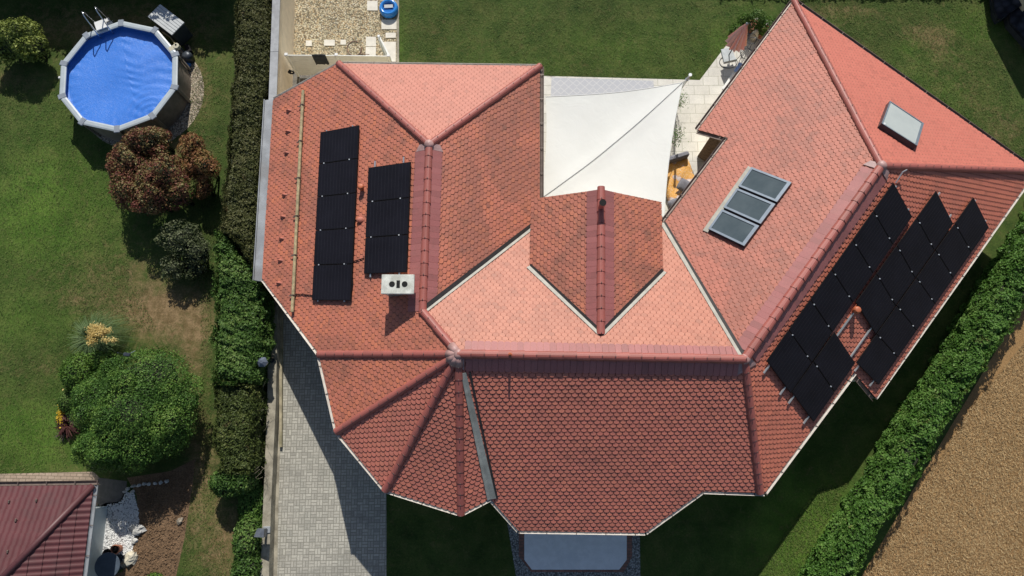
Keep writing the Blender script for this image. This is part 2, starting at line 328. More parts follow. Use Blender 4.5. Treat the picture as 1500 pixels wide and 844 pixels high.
def paver_mat():                                                    # basket weave, pairs of 10 x 20 cm blocks
    m, nt, b = newmat('basket weave pavers'); x, y, v = rot_pos(nt, math.radians(-1)); P = .2
    X = math_(nt, 'DIVIDE', x, P); Y = math_(nt, 'DIVIDE', y, P)
    cx, cy = math_(nt, 'FLOOR', X), math_(nt, 'FLOOR', Y); fx, fy = math_(nt, 'SUBTRACT', X, cx), math_(nt, 'SUBTRACT', Y, cy)
    par = math_(nt, 'FLOORED_MODULO', math_(nt, 'ADD', cx, cy), 2)
    t = math_(nt, 'ADD', math_(nt, 'MULTIPLY', fx, par), math_(nt, 'MULTIPLY', fy, math_(nt, 'SUBTRACT', 1, par)))
    def edge(a): return math_(nt, 'MINIMUM', a, math_(nt, 'SUBTRACT', 1, a))
    d = math_(nt, 'MINIMUM', math_(nt, 'MINIMUM', edge(fx), edge(fy)), math_(nt, 'ABSOLUTE', math_(nt, 'SUBTRACT', t, .5)))
    half = math_(nt, 'GREATER_THAN', t, .5)
    cb = N(nt, 'ShaderNodeCombineXYZ'); nt.links.new(cx, cb.inputs[0]); nt.links.new(cy, cb.inputs[1]); nt.links.new(half, cb.inputs[2])
    wn = N(nt, 'ShaderNodeTexWhiteNoise'); nt.links.new(cb.outputs[0], wn.inputs['Vector'])
    c = ramp(nt, wn.outputs['Value'], [(0, (.33, .315, .27)), (.5, (.41, .39, .335)), (1, (.47, .45, .385))])
    c = mix(nt, c, (.22, .23, .20), ramp(nt, noise(nt, v, .9, 6, .7, .5), [(.45, 0), (1, .5)]))
    c = mix(nt, c, ramp(nt, noise(nt, v, 30, 4), [(.3, .85), (.7, 1.08)]), 1.0, 'MULTIPLY')
    c = mix(nt, c, (.20, .19, .165), ramp(nt, noise(nt, v, .55, 5, .7, 1.2), [(.62, 0), (.85, .6)]))
    c = mix(nt, c, (.50, .47, .40), ramp(nt, noise(nt, v, 1.7, 5, .7), [(.66, 0), (.9, .5)]))
    g = ramp(nt, d, [(.02, 0), (.07, 1)])
    c = mix(nt, (.20, .19, .155), c, g)
    nt.links.new(c, b.inputs['Base Color']); b.inputs['Roughness'].default_value = .85; bump(nt, b, g, .5, .008); return m
M['pavers'] = paver_mat()
def brick_mat(name, c1, c2, mort, bw, bh, ang=0, sc=1.0, off=.5, msz=.012, stain=.25):
    m, nt, b = newmat(name); x, y, v = rot_pos(nt, ang)
    t = N(nt, 'ShaderNodeTexBrick'); nt.links.new(v, t.inputs['Vector']); t.offset = off
    t.inputs['Scale'].default_value = 1; t.inputs['Brick Width'].default_value = bw; t.inputs['Row Height'].default_value = bh; t.inputs['Mortar Size'].default_value = msz
    t.inputs['Color1'].default_value = (*c1, 1); t.inputs['Color2'].default_value = (*c2, 1); t.inputs['Mortar'].default_value = (*mort, 1)
    c = mix(nt, t.outputs['Color'], ramp(nt, noise(nt, v, 1.3, 6, .7), [(.3, 1-stain), (.7, 1.05)]), 1.0, 'MULTIPLY')
    c = mix(nt, c, ramp(nt, noise(nt, v, 35, 4), [(.3, .9), (.7, 1.06)]), 1.0, 'MULTIPLY')
    nt.links.new(c, b.inputs['Base Color']); b.inputs['Roughness'].default_value = .8; bump(nt, b, math_(nt, 'SUBTRACT', 1, t.outputs['Fac']), .4, .006); return m
M['terrace'] = brick_mat('pale terrace slabs', (.62, .60, .54), (.69, .67, .61), (.46, .45, .38), .6, .4, 0, off=.37, stain=.12)
M['path'] = brick_mat('beige path pavers', (.36, .27, .20), (.43, .33, .25), (.22, .17, .12), .22, .11, .02)
M['redbrick'] = brick_mat('red brick edging', (.26, .12, .09), (.32, .15, .11), (.14, .10, .08), .2, .1, 0)
def rug_mat():
    m, nt, b = newmat('patterned outdoor rug'); x, y, v = rot_pos(nt, 0)
    tri = lambda a, s: math_(nt, 'ABSOLUTE', math_(nt, 'SUBTRACT', math_(nt, 'FLOORED_MODULO', math_(nt, 'DIVIDE', a, s), 2), 1))
    w = math_(nt, 'ADD', y, math_(nt, 'MULTIPLY', tri(x, .32), .30))
    band = math_(nt, 'ABSOLUTE', math_(nt, 'SUBTRACT', math_(nt, 'FLOORED_MODULO', math_(nt, 'DIVIDE', w, .33), 1), .5))
    w2 = math_(nt, 'SUBTRACT', y, math_(nt, 'MULTIPLY', tri(x, .32), .30)); band2 = math_(nt, 'ABSOLUTE', math_(nt, 'SUBTRACT', math_(nt, 'FLOORED_MODULO', math_(nt, 'DIVIDE', w2, .33), 1), .5))
    c = mix(nt, (.48, .49, .52), (.60, .60, .60), ramp(nt, math_(nt, 'MAXIMUM', band, band2), [(.42, 0), (.46, .8)]))
    c = mix(nt, c, ramp(nt, noise(nt, v, 60, 3), [(.3, .9), (.7, 1.05)]), 1.0, 'MULTIPLY')
    nt.links.new(c, b.inputs['Base Color']); b.inputs['Roughness'].default_value = .95; return m
M['rug'] = rug_mat()
def throw_mat():
    m, nt, b = newmat('orange floral throw'); p = wpos(nt)
    v = N(nt, 'ShaderNodeTexVoronoi'); v.inputs['Scale'].default_value = 3.4; nt.links.new(p, v.inputs['Vector'])
    f = math_(nt, 'ADD', v.outputs['Distance'], math_(nt, 'MULTIPLY', noise(nt, p, 18, 4), .25))
    c = ramp(nt, f, [(.34, (.66, .58, .55)), (.42, (.52, .36, .32)), (.50, (.66, .33, .07)), (.9, (.68, .36, .09))])
    c = mix(nt, c, (.75, .62, .5), ramp(nt, noise(nt, p, 26, 3), [(.58, 0), (.66, .6)]))
    nt.links.new(c, b.inputs['Base Color']); b.inputs['Roughness'].default_value = .9; bump(nt, b, noise(nt, p, 8, 3), .5, .03); return m
M['throw'] = throw_mat()
def stripe_mat():
    m, nt, b = newmat('striped parasol cloth'); r = attr(nt)
    nt.links.new(ramp(nt, r, [(0, (.75, .30, .28)), (.35, (.80, .50, .48)), (.6, (.72, .52, .56)), (.8, (.80, .46, .28)), (1, (.70, .28, .26))]), b.inputs['Base Color']); b.inputs['Roughness'].default_value = .85; return m
M['stripe'] = stripe_mat()
M['garagetile'] = simple('burgundy sheet tiles', (.120, .040, .043), .55, .12, 1.5, 40, dirt=(.09, .042, .043), bmp=.1, spec=.3)
M['slate'] = gravel_mat('dark slate shingles', [(.018, .021, .032), (.035, .04, .055), (.025, .03, .042), (.06, .065, .08)], 4, .6)
M['cream'] = simple('cream plaster', (.55, .52, .40), .85, .1)
# ------------------------------------------------------------------ world, sun, camera
SUN = Vector((.028, 1.145, 1.0)).normalized()                      # direction towards the sun
w = bpy.data.worlds.new('World'); SC.world = w; w.use_nodes = True
nt = w.node_tree; bg = nt.nodes['Background']; sky = nt.nodes.new('ShaderNodeTexSky'); sky.sky_type = 'NISHITA'; sky.sun_disc = False
sky.sun_elevation = math.asin(SUN.z); sky.sun_rotation = math.atan2(SUN.x, SUN.y); sky.air_density = 1.0; sky.dust_density = 1.0
nt.links.new(sky.outputs[0], bg.inputs[0]); bg.inputs[1].default_value = .075
sl = bpy.data.lights.new('sun', 'SUN'); sl.energy = 4.3; sl.angle = math.radians(.5); sl.color = (1, .955, .88)
so = bpy.data.objects.new('sun', sl); COL.objects.link(so); so.rotation_euler = (-SUN).to_track_quat('-Z', 'Y').to_euler(); so.location = (0, 20, 40)
cd = bpy.data.cameras.new('camera'); cd.sensor_width = 36; cd.lens = 24; cd.clip_end = 800; cd.clip_start = .5
co = bpy.data.objects.new('camera', cd); COL.objects.link(co); co.location = (0, 0, CAMH); co.rotation_euler = (TILT, 0, 0); SC.camera = co
SC.view_settings.view_transform = 'Standard'; SC.view_settings.look = 'None'; SC.view_settings.gamma = 1; SC.view_settings.exposure = .10
SC.view_settings.use_curve_mapping = False
SC.render.resolution_x = 1024; SC.render.resolution_y = 576
# ------------------------------------------------------------------ ground sheets
def sheet(name, pts, h, m, px=True, sub=None):
    P = GP(pts, 0) if px else [Vector(p) for p in pts]
    P = [Vector((p.x, p.y, h)) for p in P]
    tri = tessellate_polygon([P]); fs = []
    for t in tri:
        a, b_, c = (P[i] for i in t)
        fs.append(tuple(t) if (b_-a).cross(c-a).z > 0 else tuple(t[::-1]))
    return struct(mkmesh(name, P, fs, m, None, (0, 0, 0)))
def make_lawn():
    xs = np.concatenate([[-200, -60, -30], np.arange(-22, 22.01, .16), [30, 60, 200]])
    ys = np.concatenate([[-200, -60, -12], np.arange(-6, 19.01, .16), [28, 60, 200]])
    X, Y = np.meshgrid(xs, ys); nx, ny = len(xs), len(ys)
    v = np.stack([X.ravel(), Y.ravel(), np.zeros(X.size)], 1)
    i = np.arange(ny-1)[:, None]*nx+np.arange(nx-1)[None]; i = i.ravel()
    f = np.stack([i, i+1, i+1+nx, i+nx], 1)
    o = mkmesh('lawn', v, f, M['lawn'], None, (0, 0, 0)); struct(o)
    def field(bl):
        a = np.zeros(len(v))
        for x, y, rx, ry, s in bl:
            c = G(x, y); q = 24.7/1000
            a += s*np.exp(-(((v[:, 0]-c.x)/(rx*q))**2+((v[:, 1]-c.y)/(ry*q))**2))
        return a
    dry = 1.0*field([(170, 40, 190, 45, .6), (215, 455, 70, 30, .55), (245, 470, 60, 45, .6), (285, 500, 25, 70, .6), (130, 410, 60, 40, .25), (20, 115, 40, 20, .45), (110, 440, 30, 15, .4),
                 (290, 130, 22, 50, .45), (270, 215, 35, 25, .65), (310, 150, 30, 60, .15), (300, 700, 25, 90, .45), (320, 800, 30, 60, .55), (285, 690, 15, 90, .5),
                 (50, 540, 90, 20, .22), (200, 395, 60, 40, .3), (60, 230, 80, 30, .1), (1350, 50, 50, 22, .45), (1240, 60, 40, 25, .3), (1375, 60, 25, 40, .35),
                 (1470, 190, 40, 30, .4), (1400, 100, 60, 60, .2), (1180, 830, 25, 60, .12), (1215, 15, 60, 12, .4), (100, 690, 60, 8, .3), (170, 230, 40, 40, .12), (1320, 380, 40, 30, .3), (1260, 20, 60, 20, .25), (1440, 150, 60, 50, .15), (640, 50, 60, 50, .12), (700, 70, 30, 12, .15), (250, 430, 60, 25, .25), (60, 130, 60, 20, .2), (130, 330, 40, 60, .1), (345, 790, 25, 60, .3), (280, 120, 14, 40, .35)])
    lush = field([(90, 290, 110, 120, .8), (40, 330, 60, 60, .4), (40, 470, 60, 40, .5), (50, 640, 90, 60, .9), (160, 520, 60, 60, .2), (770, 100, 60, 15, .3), (900, 70, 90, 40, .35), (1080, 90, 60, 40, .3),
                  (1330, 70, 20, 12, .5), (1430, 40, 45, 35, .7), (1390, 130, 70, 60, .3), (1180, 780, 90, 90, 1.1), (1100, 40, 40, 60, .35), (1050, 60, 30, 30, .3), (585, 60, 10, 60, .6)])
    for n_, a in (('dry', dry), ('lush', np.clip(lush, 0, 1))):
        at = o.data.attributes.new(n_, 'FLOAT', 'POINT'); at.data.foreach_set('value', a.astype(np.float32))
    return o
make_lawn()
Z1, Z2, Z3 = .004, .008, .012
sheet('field', [(1500, 445), (1262, 844), (1235, 900), (1700, 1400), (2400, 900), (2400, -100), (1720, 60)], Z1, M['field'])
sheet('driveway', [(404, 430), (385, 860), (380, 1100), (566, 1100), (566, 560), (500, 430)], Z1, M['pavers'])
sheet('concrete_margin', [(412, 430), (400, 640), (396, 740), (391, 860), (406, 860), (408, 740), (411, 640), (416, 430)], Z2, M['kerb'])
sheet('pebble_yard', [(428, -60), (584, -60), (582, 96), (420, 150), (420, 60)], Z1, M['pebble'])
sheet('side_passage', [(418, 100), (520, 100), (520, 170), (400, 190)], Z2, simple('dark paving', (.16, .15, .13), .85))
sheet('terrace', [(785, 111), (1025, 117.5), (1068, 61), (1089, 33), (1103, 24), (1160, 40), (1120, 160), (1080, 250), (990, 360), (785, 360)], Z1, M['terrace'])
sheet('terrace_paving', [(742, 760), (756, 844), (756, 872), (938, 872), (938, 844), (937, 760)], Z1, M['bluegravel'])
sheet('brick_border', [(760, 740), (760, 815), (778, 838), (914, 838), (926, 815), (926, 740)], Z2, M['redbrick'])
sheet('front_patio', [(768, 740), (768, 820), (779, 834.5), (907, 834.5), (918, 820), (918, 740)], Z3, M['patioslab'])
sheet('garden_path', [(-120, 697), (137, 691), (146, 700), (146, 712), (143, 742), (-120, 742)], Z1, M['path'])
sheet('dark_paving', [(141, 706), (146, 700), (186, 705), (184, 738), (150, 745), (141, 735)], Z2, simple('dark block paving', (.12, .11, .10), .85))
sheet('soil_bed', [(186, 700), (250, 690), (287, 672), (282, 712), (277, 745), (270, 790), (258, 844), (250, 900), (150, 900), (150, 844), (180, 838), (186, 800), (204, 770), (200, 725)], Z1, M['dirt'])
sheet('white_gravel_bed', [(155, 737), (175, 735), (182, 722), (196, 720), (202, 745), (204, 768), (199, 785), (194, 806), (182, 826), (152, 844), (130, 900), (90, 900), (110, 760)], Z2, M['whitegravel'])
# gravel crescent round the pool (circle of the pool plus an offset)
pc_px = [(177.3, 28), (226.7, 41.3), (258, 80), (257.3, 133.3), (224, 177.3), (172, 196), (120, 182.7), (90, 140), (91.2, 88), (125.3, 45.3)]
RIMH = 1.15
prim = GP(pc_px, RIMH); pc = sum(prim, Vector())/10; PR = sum((p-pc).length for p in prim)/10
pa0 = sum(((math.atan2((p-pc).y, (p-pc).x)-(math.atan2((prim[0]-pc).y, (prim[0]-pc).x)-k*2*math.pi/10)+math.pi) % (2*math.pi))-math.pi for k, p in enumerate(prim))/10
pa0 = math.atan2((prim[0]-pc).y, (prim[0]-pc).x)
def pang(k): return pa0-k*2*math.pi/10
gp = []
for k in range(40):
    a = 2*math.pi*k/40; gp.append(Vector((pc.x+.32+(PR+.08)*math.cos(a), pc.y-.18+(PR+.02)*math.sin(a), 0)))
sheet('gravel_ring', gp, Z1, M['gravelring'], px=False)
# lawn edging kerb along the pebble yard and terrace
mb = MB()
for a, b_, wd in (((583, -60), (583, 100), .10),):
    A, B = G(*a), G(*b_); d = (B-A).normalized(); n_ = Vector((-d.y, d.x, 0))*wd/2
    mb.ext([A-n_, B-n_, B+n_, A+n_], .06)
struct(mb.build('kerb', M['kerb'], None, (0, 0, 0)))
# ------------------------------------------------------------------ HOUSE
V = dict(A=(-5.98, 12.61, 3.3), B=(0.96, 12.53, 3.26), W1=(-8.68, 11.98, 1.93), W2=(-8.51, 5.29, 2.0), S1=(-6.05, 2.54, 3.34), J=(-1.49, 2.26, 5.7), K=(6.52, 2.13, 5.58), R1=(-2.55, 8.78, 5.14), R2=(-2.61, 3.59, 5.09),
 N0=(10.35, 15.62, 2.48), M=(10.98, 7.88, 5.64), E1=(18.13, 9.0, 2.45), E2=(11.7, 1.24, 2.45), E3=(10.66, 1.96, 3.36), E4=(7.57, -1.64, 3.4), E4p=(7.41, -1.61, 3.46), E5=(5.7, -1.57, 3.48), E6=(4.06, -2.84, 2.78),
 E7=(0.21, -2.78, 2.82), V1=(-0.65, -1.79, 3.39), T3=(-1.52, -2.23, 3.39), T2=(-3.8, -1.55, 3.39), T1=(-5.34, 0.17, 3.43), F1=(6.53, 10.51, 2.5), F2=(7.35, 9.91, 3.12), F3=(5.01, 6.89, 3.11),
 D1=(2.68, 7.27, 5.28), D0=(2.55, 2.9, 5.28), DL=(0.62, 7.38, 4.13), DL2=(0.55, 5.17, 4.13), DR=(4.73, 7.28, 4.12), DR2=(4.68, 5.03, 4.11), Q=(0.9, 6.95, 3.19))
V = {k: Vector(v) for k, v in V.items()}
SL = [('A B R1', 'tile_north'), ('A W1 W2 S1 J R2 R1', 'tile_west'), ('R1 B Q R2', 'tile_west'), ('R2 Q F3 K J', 'tile_main'),
      ('J K E4p E5 E6 E7 V1', 'tile_south'), ('J S1 T1', 'tile_west'), ('J T1 T2', 'tile_south'), ('J T2 T3', 'tile_south'), ('J T3 V1', 'tile_south'),
      ('K M E1 E2 E3 E4 E4p', 'tile_southeast'), ('N0 E1 M', 'tile_nestle'), ('N0 M K F3 F2 F1', 'tile_east'), ('D1 D0 DL2 DL', 'tile_gable'), ('D1 DR DR2 D0', 'tile_gable')]
def fitplane(P):
    X = np.array(P); c = X.mean(0); _, _, vt = np.linalg.svd(X-c); n = vt[2]; n = n*np.sign(n[2]); return Vector(c), Vector(n)
PL = {}
for s, m_ in SL: PL[s] = fitplane([V[n] for n in s.split()])
PLW, PLSE, PLNE, PLNW, PLMN, PLS = (PL[SL[i][0]] for i in (1, 9, 10, 11, 3, 4)); PLD1, PLD2 = PL[SL[12][0]], PL[SL[13][0]]
HO = Vector((1.5, 4, 0))
house = thing('house', 'large angular house with red tiled roofs, solar panels and a central terrace', 'house', HO)
def clip(poly, tri):                                                # Sutherland-Hodgman on (u,v,z)
    for i in range(3):
        a, b = tri[i], tri[(i+1) % 3]; ex, ey = b[0]-a[0], b[1]-a[1]; out = []
        n = len(poly)
        if n == 0: return out
        d = [ex*(p[1]-a[1])-ey*(p[0]-a[0]) for p in poly]
        for k in range(n):
            p, q, dp, dq = poly[k], poly[(k+1) % n], d[k], d[(k+1) % n]
            if dp >= 0: out.append(p)
            if (dp >= 0) != (dq >= 0):
                t = dp/(dp-dq); out.append(tuple(p[j]+(q[j]-p[j])*t for j in range(3)))
        poly = out
    return poly
def inside(poly, x, y):
    r = False; n = len(poly)
    for i in range(n):
        a, b = poly[i], poly[(i+1) % n]
        if (a[1] > y) != (b[1] > y) and x < (b[0]-a[0])*(y-a[1])/(b[1]-a[1])+a[0]: r = not r
    return r
TW, TE, TH, TL = .187, .124, .030, .20
def tile_slope(key, mat, parent):
    names = key.split(); c, n = PL[key]; up = Vector((0, 0, 1)); v = (up-n*up.dot(n)).normalized(); u = v.cross(n).normalized()
    uv = [((V[k]-c).dot(u), (V[k]-c).dot(v)) for k in names]
    if sum(uv[i][0]*uv[(i+1) % len(uv)][1]-uv[(i+1) % len(uv)][0]*uv[i][1] for i in range(len(uv))) < 0: uv = uv[::-1]
    tris = []
    for t in tessellate_polygon([[Vector((a, b, 0)) for a, b in uv]]):
        q = [uv[i] for i in t]
        if (q[1][0]-q[0][0])*(q[2][1]-q[0][1])-(q[1][1]-q[0][1])*(q[2][0]-q[0][0]) < 0: q = q[::-1]
        tris.append(q)
    u0, u1 = min(a for a, b in uv), max(a for a, b in uv); v0, v1 = min(b for a, b in uv), max(b for a, b in uv)
    rr = random.Random(hash(len(key))+int(c.x*100)); mb = MB()
    arc = [(-.5, .32), (-.43, .15), (-.27, .04), (-.09, 0), (.09, 0), (.27, .04), (.43, .15), (.5, .32)]
    hw = TW*.5-.002
    row = 0; y = v0-.02
    while y < v1+.02:
        x = u0-TW+(TW/2 if row % 2 else 0)
        while x < u1+TW:
            dz = rr.uniform(-.003, .004); tw = rr.uniform(-.0025, .0025); cr = rr.random(); du = rr.uniform(-.002, .002)
            A = []; I_ = []
            for a, b in arc:
                yy = b*.19; A.append((x+du+a*2*hw, y+yy, TH*(1-yy/TL)+dz+tw*a*2-.006))
                yi = yy+.013*(1-abs(a)*.8); I_.append((x+du+a*2*(hw-.009), y+yi, TH*(1-yi/TL)+dz+tw*a*2))
            B = [(x+du+hw, y+TL, -.005), (x+du-hw, y+TL, -.005)]; BI = [(x+du+hw-.009, y+TL, .001), (x+du-hw+.009, y+TL, .001)]
            S = [(p[0], p[1]-.004, p[2]-.022) for p in A]
            verts = I_+BI+A+B+S
            faces = [tuple(range(10))]+[(i+1, i, 10+i, 11+i) for i in range(7)]+[(8, 7, 17, 18), (0, 9, 19, 10)]+[(11+i, 10+i, 20+i, 21+i) for i in range(7)]
            chk = [inside(uv, p[0], p[1]) for p in A[::2]+B+[A[-1]]]
            if all(chk):
                W_ = [c+u*p[0]+v*p[1]+n*p[2] for p in verts]; mb.add(W_, faces[:1], 0, cr); b0_ = len(mb.v)-len(W_)
                for f in faces[1:]: mb.f.append(tuple(i+b0_ for i in f)); mb.m.append(1); mb.c.append(cr)
            else:
                bx0, bx1, by0, by1 = x-hw-.01, x+hw+.01, y, y+TL
                for t in tris:
                    if max(p[0] for p in t) < bx0 or min(p[0] for p in t) > bx1 or max(p[1] for p in t) < by0 or min(p[1] for p in t) > by1: continue
                    for f in faces:
                        q = clip([verts[i] for i in f], t)
                        if len(q) >= 3: mb.add([c+u*p[0]+v*p[1]+n*p[2] for p in q], [tuple(range(len(q)))], 0 if f is faces[0] else 1, cr)
            x += TW
        y += TE; row += 1
    return mb.build('tiled_slope', [mat, M['tile_edge_red'] if mat in (M['tile_south'], M['tile_southeast']) else M['tile_edge_light' if mat in (M['tile_main'], M['tile_north'], M['tile_nestle'], M['tile_east']) else 'tile_edge']], parent)
# roof boards
mb = MB()
for s, m_ in SL:
    c, n = PL[s]; P = [V[k] for k in s.split()]
    P = [p-n*((p-c).dot(n))-n*.012 for p in P]
    a = Vector((0, 0, -.13)); mb.prism([p+a for p in P], P)
roof = mb.build('roof', M['underlay'], house)
for s, m_ in SL: tile_slope(s, M[m_], roof)
# ridge caps ----------------------------------------------------------
def cap_run(a, b, r=.115, lift=.02, name='ridge_cap', m='ridge', seg=.37, up=None):
    a, b = Vector(a), Vector(b); d = b-a; L = d.length; d.normalize(); upv = Vector((0, 0, 1)); upv = (upv-d*upv.dot(d)).normalized(); sd = d.cross(upv)
    nseg = max(1, round(L/seg)); sg = L/nseg; mb = MB(); rr = random.Random(int(L*1000)); K = 9
    for i in range(nseg):
        p0, p1 = a+d*(i*sg-.02), a+d*((i+1)*sg+.03); cr = rr.random(); j = rr.uniform(-.004, .004); ra, rb = r*1.07, r*.94
        ring = []
        for p, q in ((p0, ra), (p1, rb), (p0, ra-.018)):
            ring.append([p+sd*(math.cos(math.pi*k/(K-1))*q+j)+upv*(math.sin(math.pi*k/(K-1))*q*.95-.045+lift) for k in range(K)])
        vs = ring[0]+ring[1]+ring[2]
        mb.add(vs, [(k, k+1, K+k+1, K+k) for k in range(K-1)], 0, cr)
        mb.add(vs, [(k+1, k, 2*K+k, 2*K+k+1) for k in range(K-1)], 0, cr)
        cc = p0+upv*(r*1.08-.03+lift)+d*.03; mb.box(cc, .025, .025, .012, math.atan2(d.y, d.x), 1, col=.5)       # clip
    mb.add([a+sd*r*.9+upv*(-.05), a-sd*r*.9+upv*(-.05), a+upv*(r*.9-.03)], [(0, 1, 2)], 0, .5)
    return mb.build(name, [M[m], M['gutter']], roof, smooth=False)
def lerp(a, b, t): return a+(b-a)*t
def strip_run(a, b, pl, side, wd=.42, pitch=.185, tap=None):                  # flat course of wide tiles beside a ridge
    a, b = Vector(a), Vector(b); c, n = pl; L = (b-a).length; d = (b-a).normalized(); dn = n.cross(d).normalized()
    if dn.z > 0: dn = -dn
    N_ = round(L/pitch); pt = L/N_; mb = MB(); rr = random.Random(int(L*77)); h0 = .034
    def pj(p, h): return p-n*((p-c).dot(n))+n*h
    for i in range(N_):
        p0, p1 = a+d*(i*pt+.003), a+d*((i+1)*pt-.003); j = rr.uniform(-.003, .003); z = rr.uniform(0, .005)
        w_ = wd+j
        if tap: w_ = min(w_, max(.02, ((b-p0).length)*tap-.03)); w2_ = min(wd+j, max(.02, ((b-p1).length)*tap-.03))
        else: w2_ = w_
        top = [pj(p0+dn*.0, h0+.012+z), pj(p0+dn*(w_-.03), h0+z+.012), pj(lerp(p0, p1, .25)+dn*(w_*.75+w2_*.25), h0+z+.01), pj(lerp(p0, p1, .75)+dn*(w_*.25+w2_*.75), h0+z+.006), pj(p1+dn*(w2_-.03), h0+z+.004), pj(p1, h0+z+.004)]
        bot = [p-n*.03 for p in top]
        mb.prism(bot, top, 0, None, rr.random())
    return mb.build('ridge_course', M['strip'], roof)
def lerp(a, b, t): return a+(b-a)*t
Wr, Er = PLW, PL[SL[2][0]]
strip_run(lerp(V['R1'], V['R2'], .03), V['R2'], Wr, 0, .50); strip_run(lerp(V['R1'], V['R2'], .03), V['R2']+Vector((0, -.25, 0))*0, Er, 0, .44)
strip_run(lerp(V['J'], V['K'], .02), lerp(V['J'], V['K'], .985), PLMN, 0, .42); strip_run(lerp(V['J'], V['K'], .025), lerp(V['J'], V['K'], .985), PLS, 0, .50)
strip_run(lerp(V['M'], V['K'], .03), lerp(V['M'], V['K'], .97), PLNW, 0, .46); strip_run(lerp(V['M'], V['K'], .03), lerp(V['M'], V['K'], .97), PLSE, 0, .46)
strip_run(V['D1'], V['D0'], PLD1, 0, .46, tap=1.0); strip_run(V['D1'], V['D0'], PLD2, 0, .46, tap=1.0)
cap_run(lerp(V['R2'], V['R1'], -.01), V['R1'], .115, .05); cap_run(V['K'], V['J'], .125, .085); cap_run(V['K'], V['M'], .13, .05)
cap_run(lerp(V['D0'], V['D1'], .0), lerp(V['D0'], V['D1'], 1.012), .12, .05)
for a, b in (('A', 'R1'), ('B', 'R1'), ('R2', 'J'), ('S1', 'J'), ('T1', 'J'), ('T2', 'J'), ('T3', 'J'), ('E4p', 'K'), ('N0', 'M'), ('E1', 'M')):
    cap_run(V[a], V[b], .115 if a != 'R2' else .12, .045)
# junction lead sleeves
M['junction'] = simple('worn mauve junction tile', (.42, .25, .23), .5, .2); M['plate'] = simple('worn mauve plate', (.36, .23, .22), .5, .2, 6)
for k, (o1, o2) in {'J': ('R2', 'S1'), 'M': ('N0', 'E1'), 'R1': ('A', 'B'), 'K': ('J', 'M')}.items():
    mb = MB(); mb.blob(V[k]+Vector((0, 0, .04)), .15, .15, .11, 3, .05)
    if k == 'J':
        for t in ('R2', 'T1', 'T2', 'K', 'S1', 'T3'):
            q = (V[t]-V[k]).normalized(); mb.tube([V[k]+Vector((0, 0, .03)), V[k]+q*(.36 if t != 'K' else .2)+Vector((0, 0, .02))], [.11, .128], 12)
    mb.build('ridge_junction', M['junction'], roof, smooth=True)
# small pale corner plates at the ridge starts
for k, e, pl in (('R1', 'R2', Wr), ('R1', 'R2', Er), ('M', 'K', PLNW), ('M', 'K', PLSE), ('K', 'J', PLS), ('J', 'K', PLS), ('K', 'M', PLSE)):
    a = V[k]; d = (V[e]-a).normalized(); c, n = pl; dn = n.cross(d).normalized(); dn = -dn if dn.z > 0 else dn
    pj = lambda p, h: p-n*((p-c).dot(n))+n*h
    q = [pj(a-d*.05, .05), pj(a-d*.05+dn*.34, .05), pj(a+d*.16+dn*.46, .05), pj(a+d*.16, .05)]
    mb = MB(); mb.prism([p-n*.03 for p in q], q); mb.build('corner_plate', M['plate'], roof)
# valleys ---------------------------------------------------------------
def valley(a, b, wa, wb, side, pl, m='leadlight', h=.05, off=0):
    a, b = Vector(a), Vector(b); c, n = pl; d = (b-a).normalized(); s_ = n.cross(d).normalized()*side
    pj = lambda p, h_: p-n*((p-c).dot(n))+n*h_
    top = [pj(a+s_*off, h), pj(b+s_*off, h), pj(b+s_*(off+wb), h), pj(a+s_*(off+wa), h)]
    mb = MB(); mb.prism([p-n*.04 for p in top], top)
    return mb.build('valley_flashing', M[m], roof)
def dark_strip(a, b, pl, side, wd=.07, h=.045, off=0):                     # dark raised strip, paints the tile edge shadow beside the valley metal
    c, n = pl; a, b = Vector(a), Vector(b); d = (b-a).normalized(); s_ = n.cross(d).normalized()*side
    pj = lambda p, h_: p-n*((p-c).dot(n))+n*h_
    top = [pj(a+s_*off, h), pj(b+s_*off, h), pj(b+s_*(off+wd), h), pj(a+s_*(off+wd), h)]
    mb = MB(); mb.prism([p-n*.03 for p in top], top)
    return mb.build('valley_shade_strip', M['valley_shade'], roof)
def towards(pl, a, b, target):                                      # side sign whose in-plane normal points at target
    n = pl[1]; s_ = n.cross((b-a).normalized()); return 1 if s_.dot(target-a) > 0 else -1
cen = {s: sum((V[k] for k in s.split()), Vector())/len(s.split()) for s, _ in SL}
sM, sS = SL[3][0], SL[4][0]
for a, b in ((V['R2'], V['Q']), (V['K'], V['F3'])):
    t = towards(PLMN, a, b, cen[sM]); valley(lerp(a, b, .02), b, .12, .13, t, PLMN, off=.0)
t = towards(Er, V['R2'], V['Q'], cen[SL[2][0]]); dark_strip(V['R2'], V['Q'], Er, t, .12, .06)
t = towards(PLNW, V['K'], V['F3'], cen[SL[11][0]]); dark_strip(V['K'], V['F3'], PLNW, t, .09, .05)
for a, b, pl in ((V['D0'], V['DL2'], PLD1), (V['D0'], V['DR2'], PLD2)):
    t = towards(pl, a, b, cen[SL[12][0]] if pl is PLD1 else cen[SL[13][0]]); dark_strip(a, b, pl, t, .10, .052)
    t = -towards(PLMN, a, b, V['D1']); valley(a-Vector((0, .1, 0))*0, b, .12, .13, t, PLMN, h=.05)
t = towards(PLS, V['J'], V['V1'], cen[sS]); valley(lerp(V['J'], V['V1'], .12), V['V1'], .12, .20, t, PLS, 'lead', .055, off=-.02); dark_strip(lerp(V['J'], V['V1'], .12), V['V1'], PLS, t, .05, .052, off=.185)
t = towards(PL[SL[8][0]], V['J'], V['V1'], cen[SL[8][0]]); valley(lerp(V['J'], V['V1'], .12), V['V1'], .08, .12, t, PL[SL[8][0]], 'lead', .055, off=-.02)
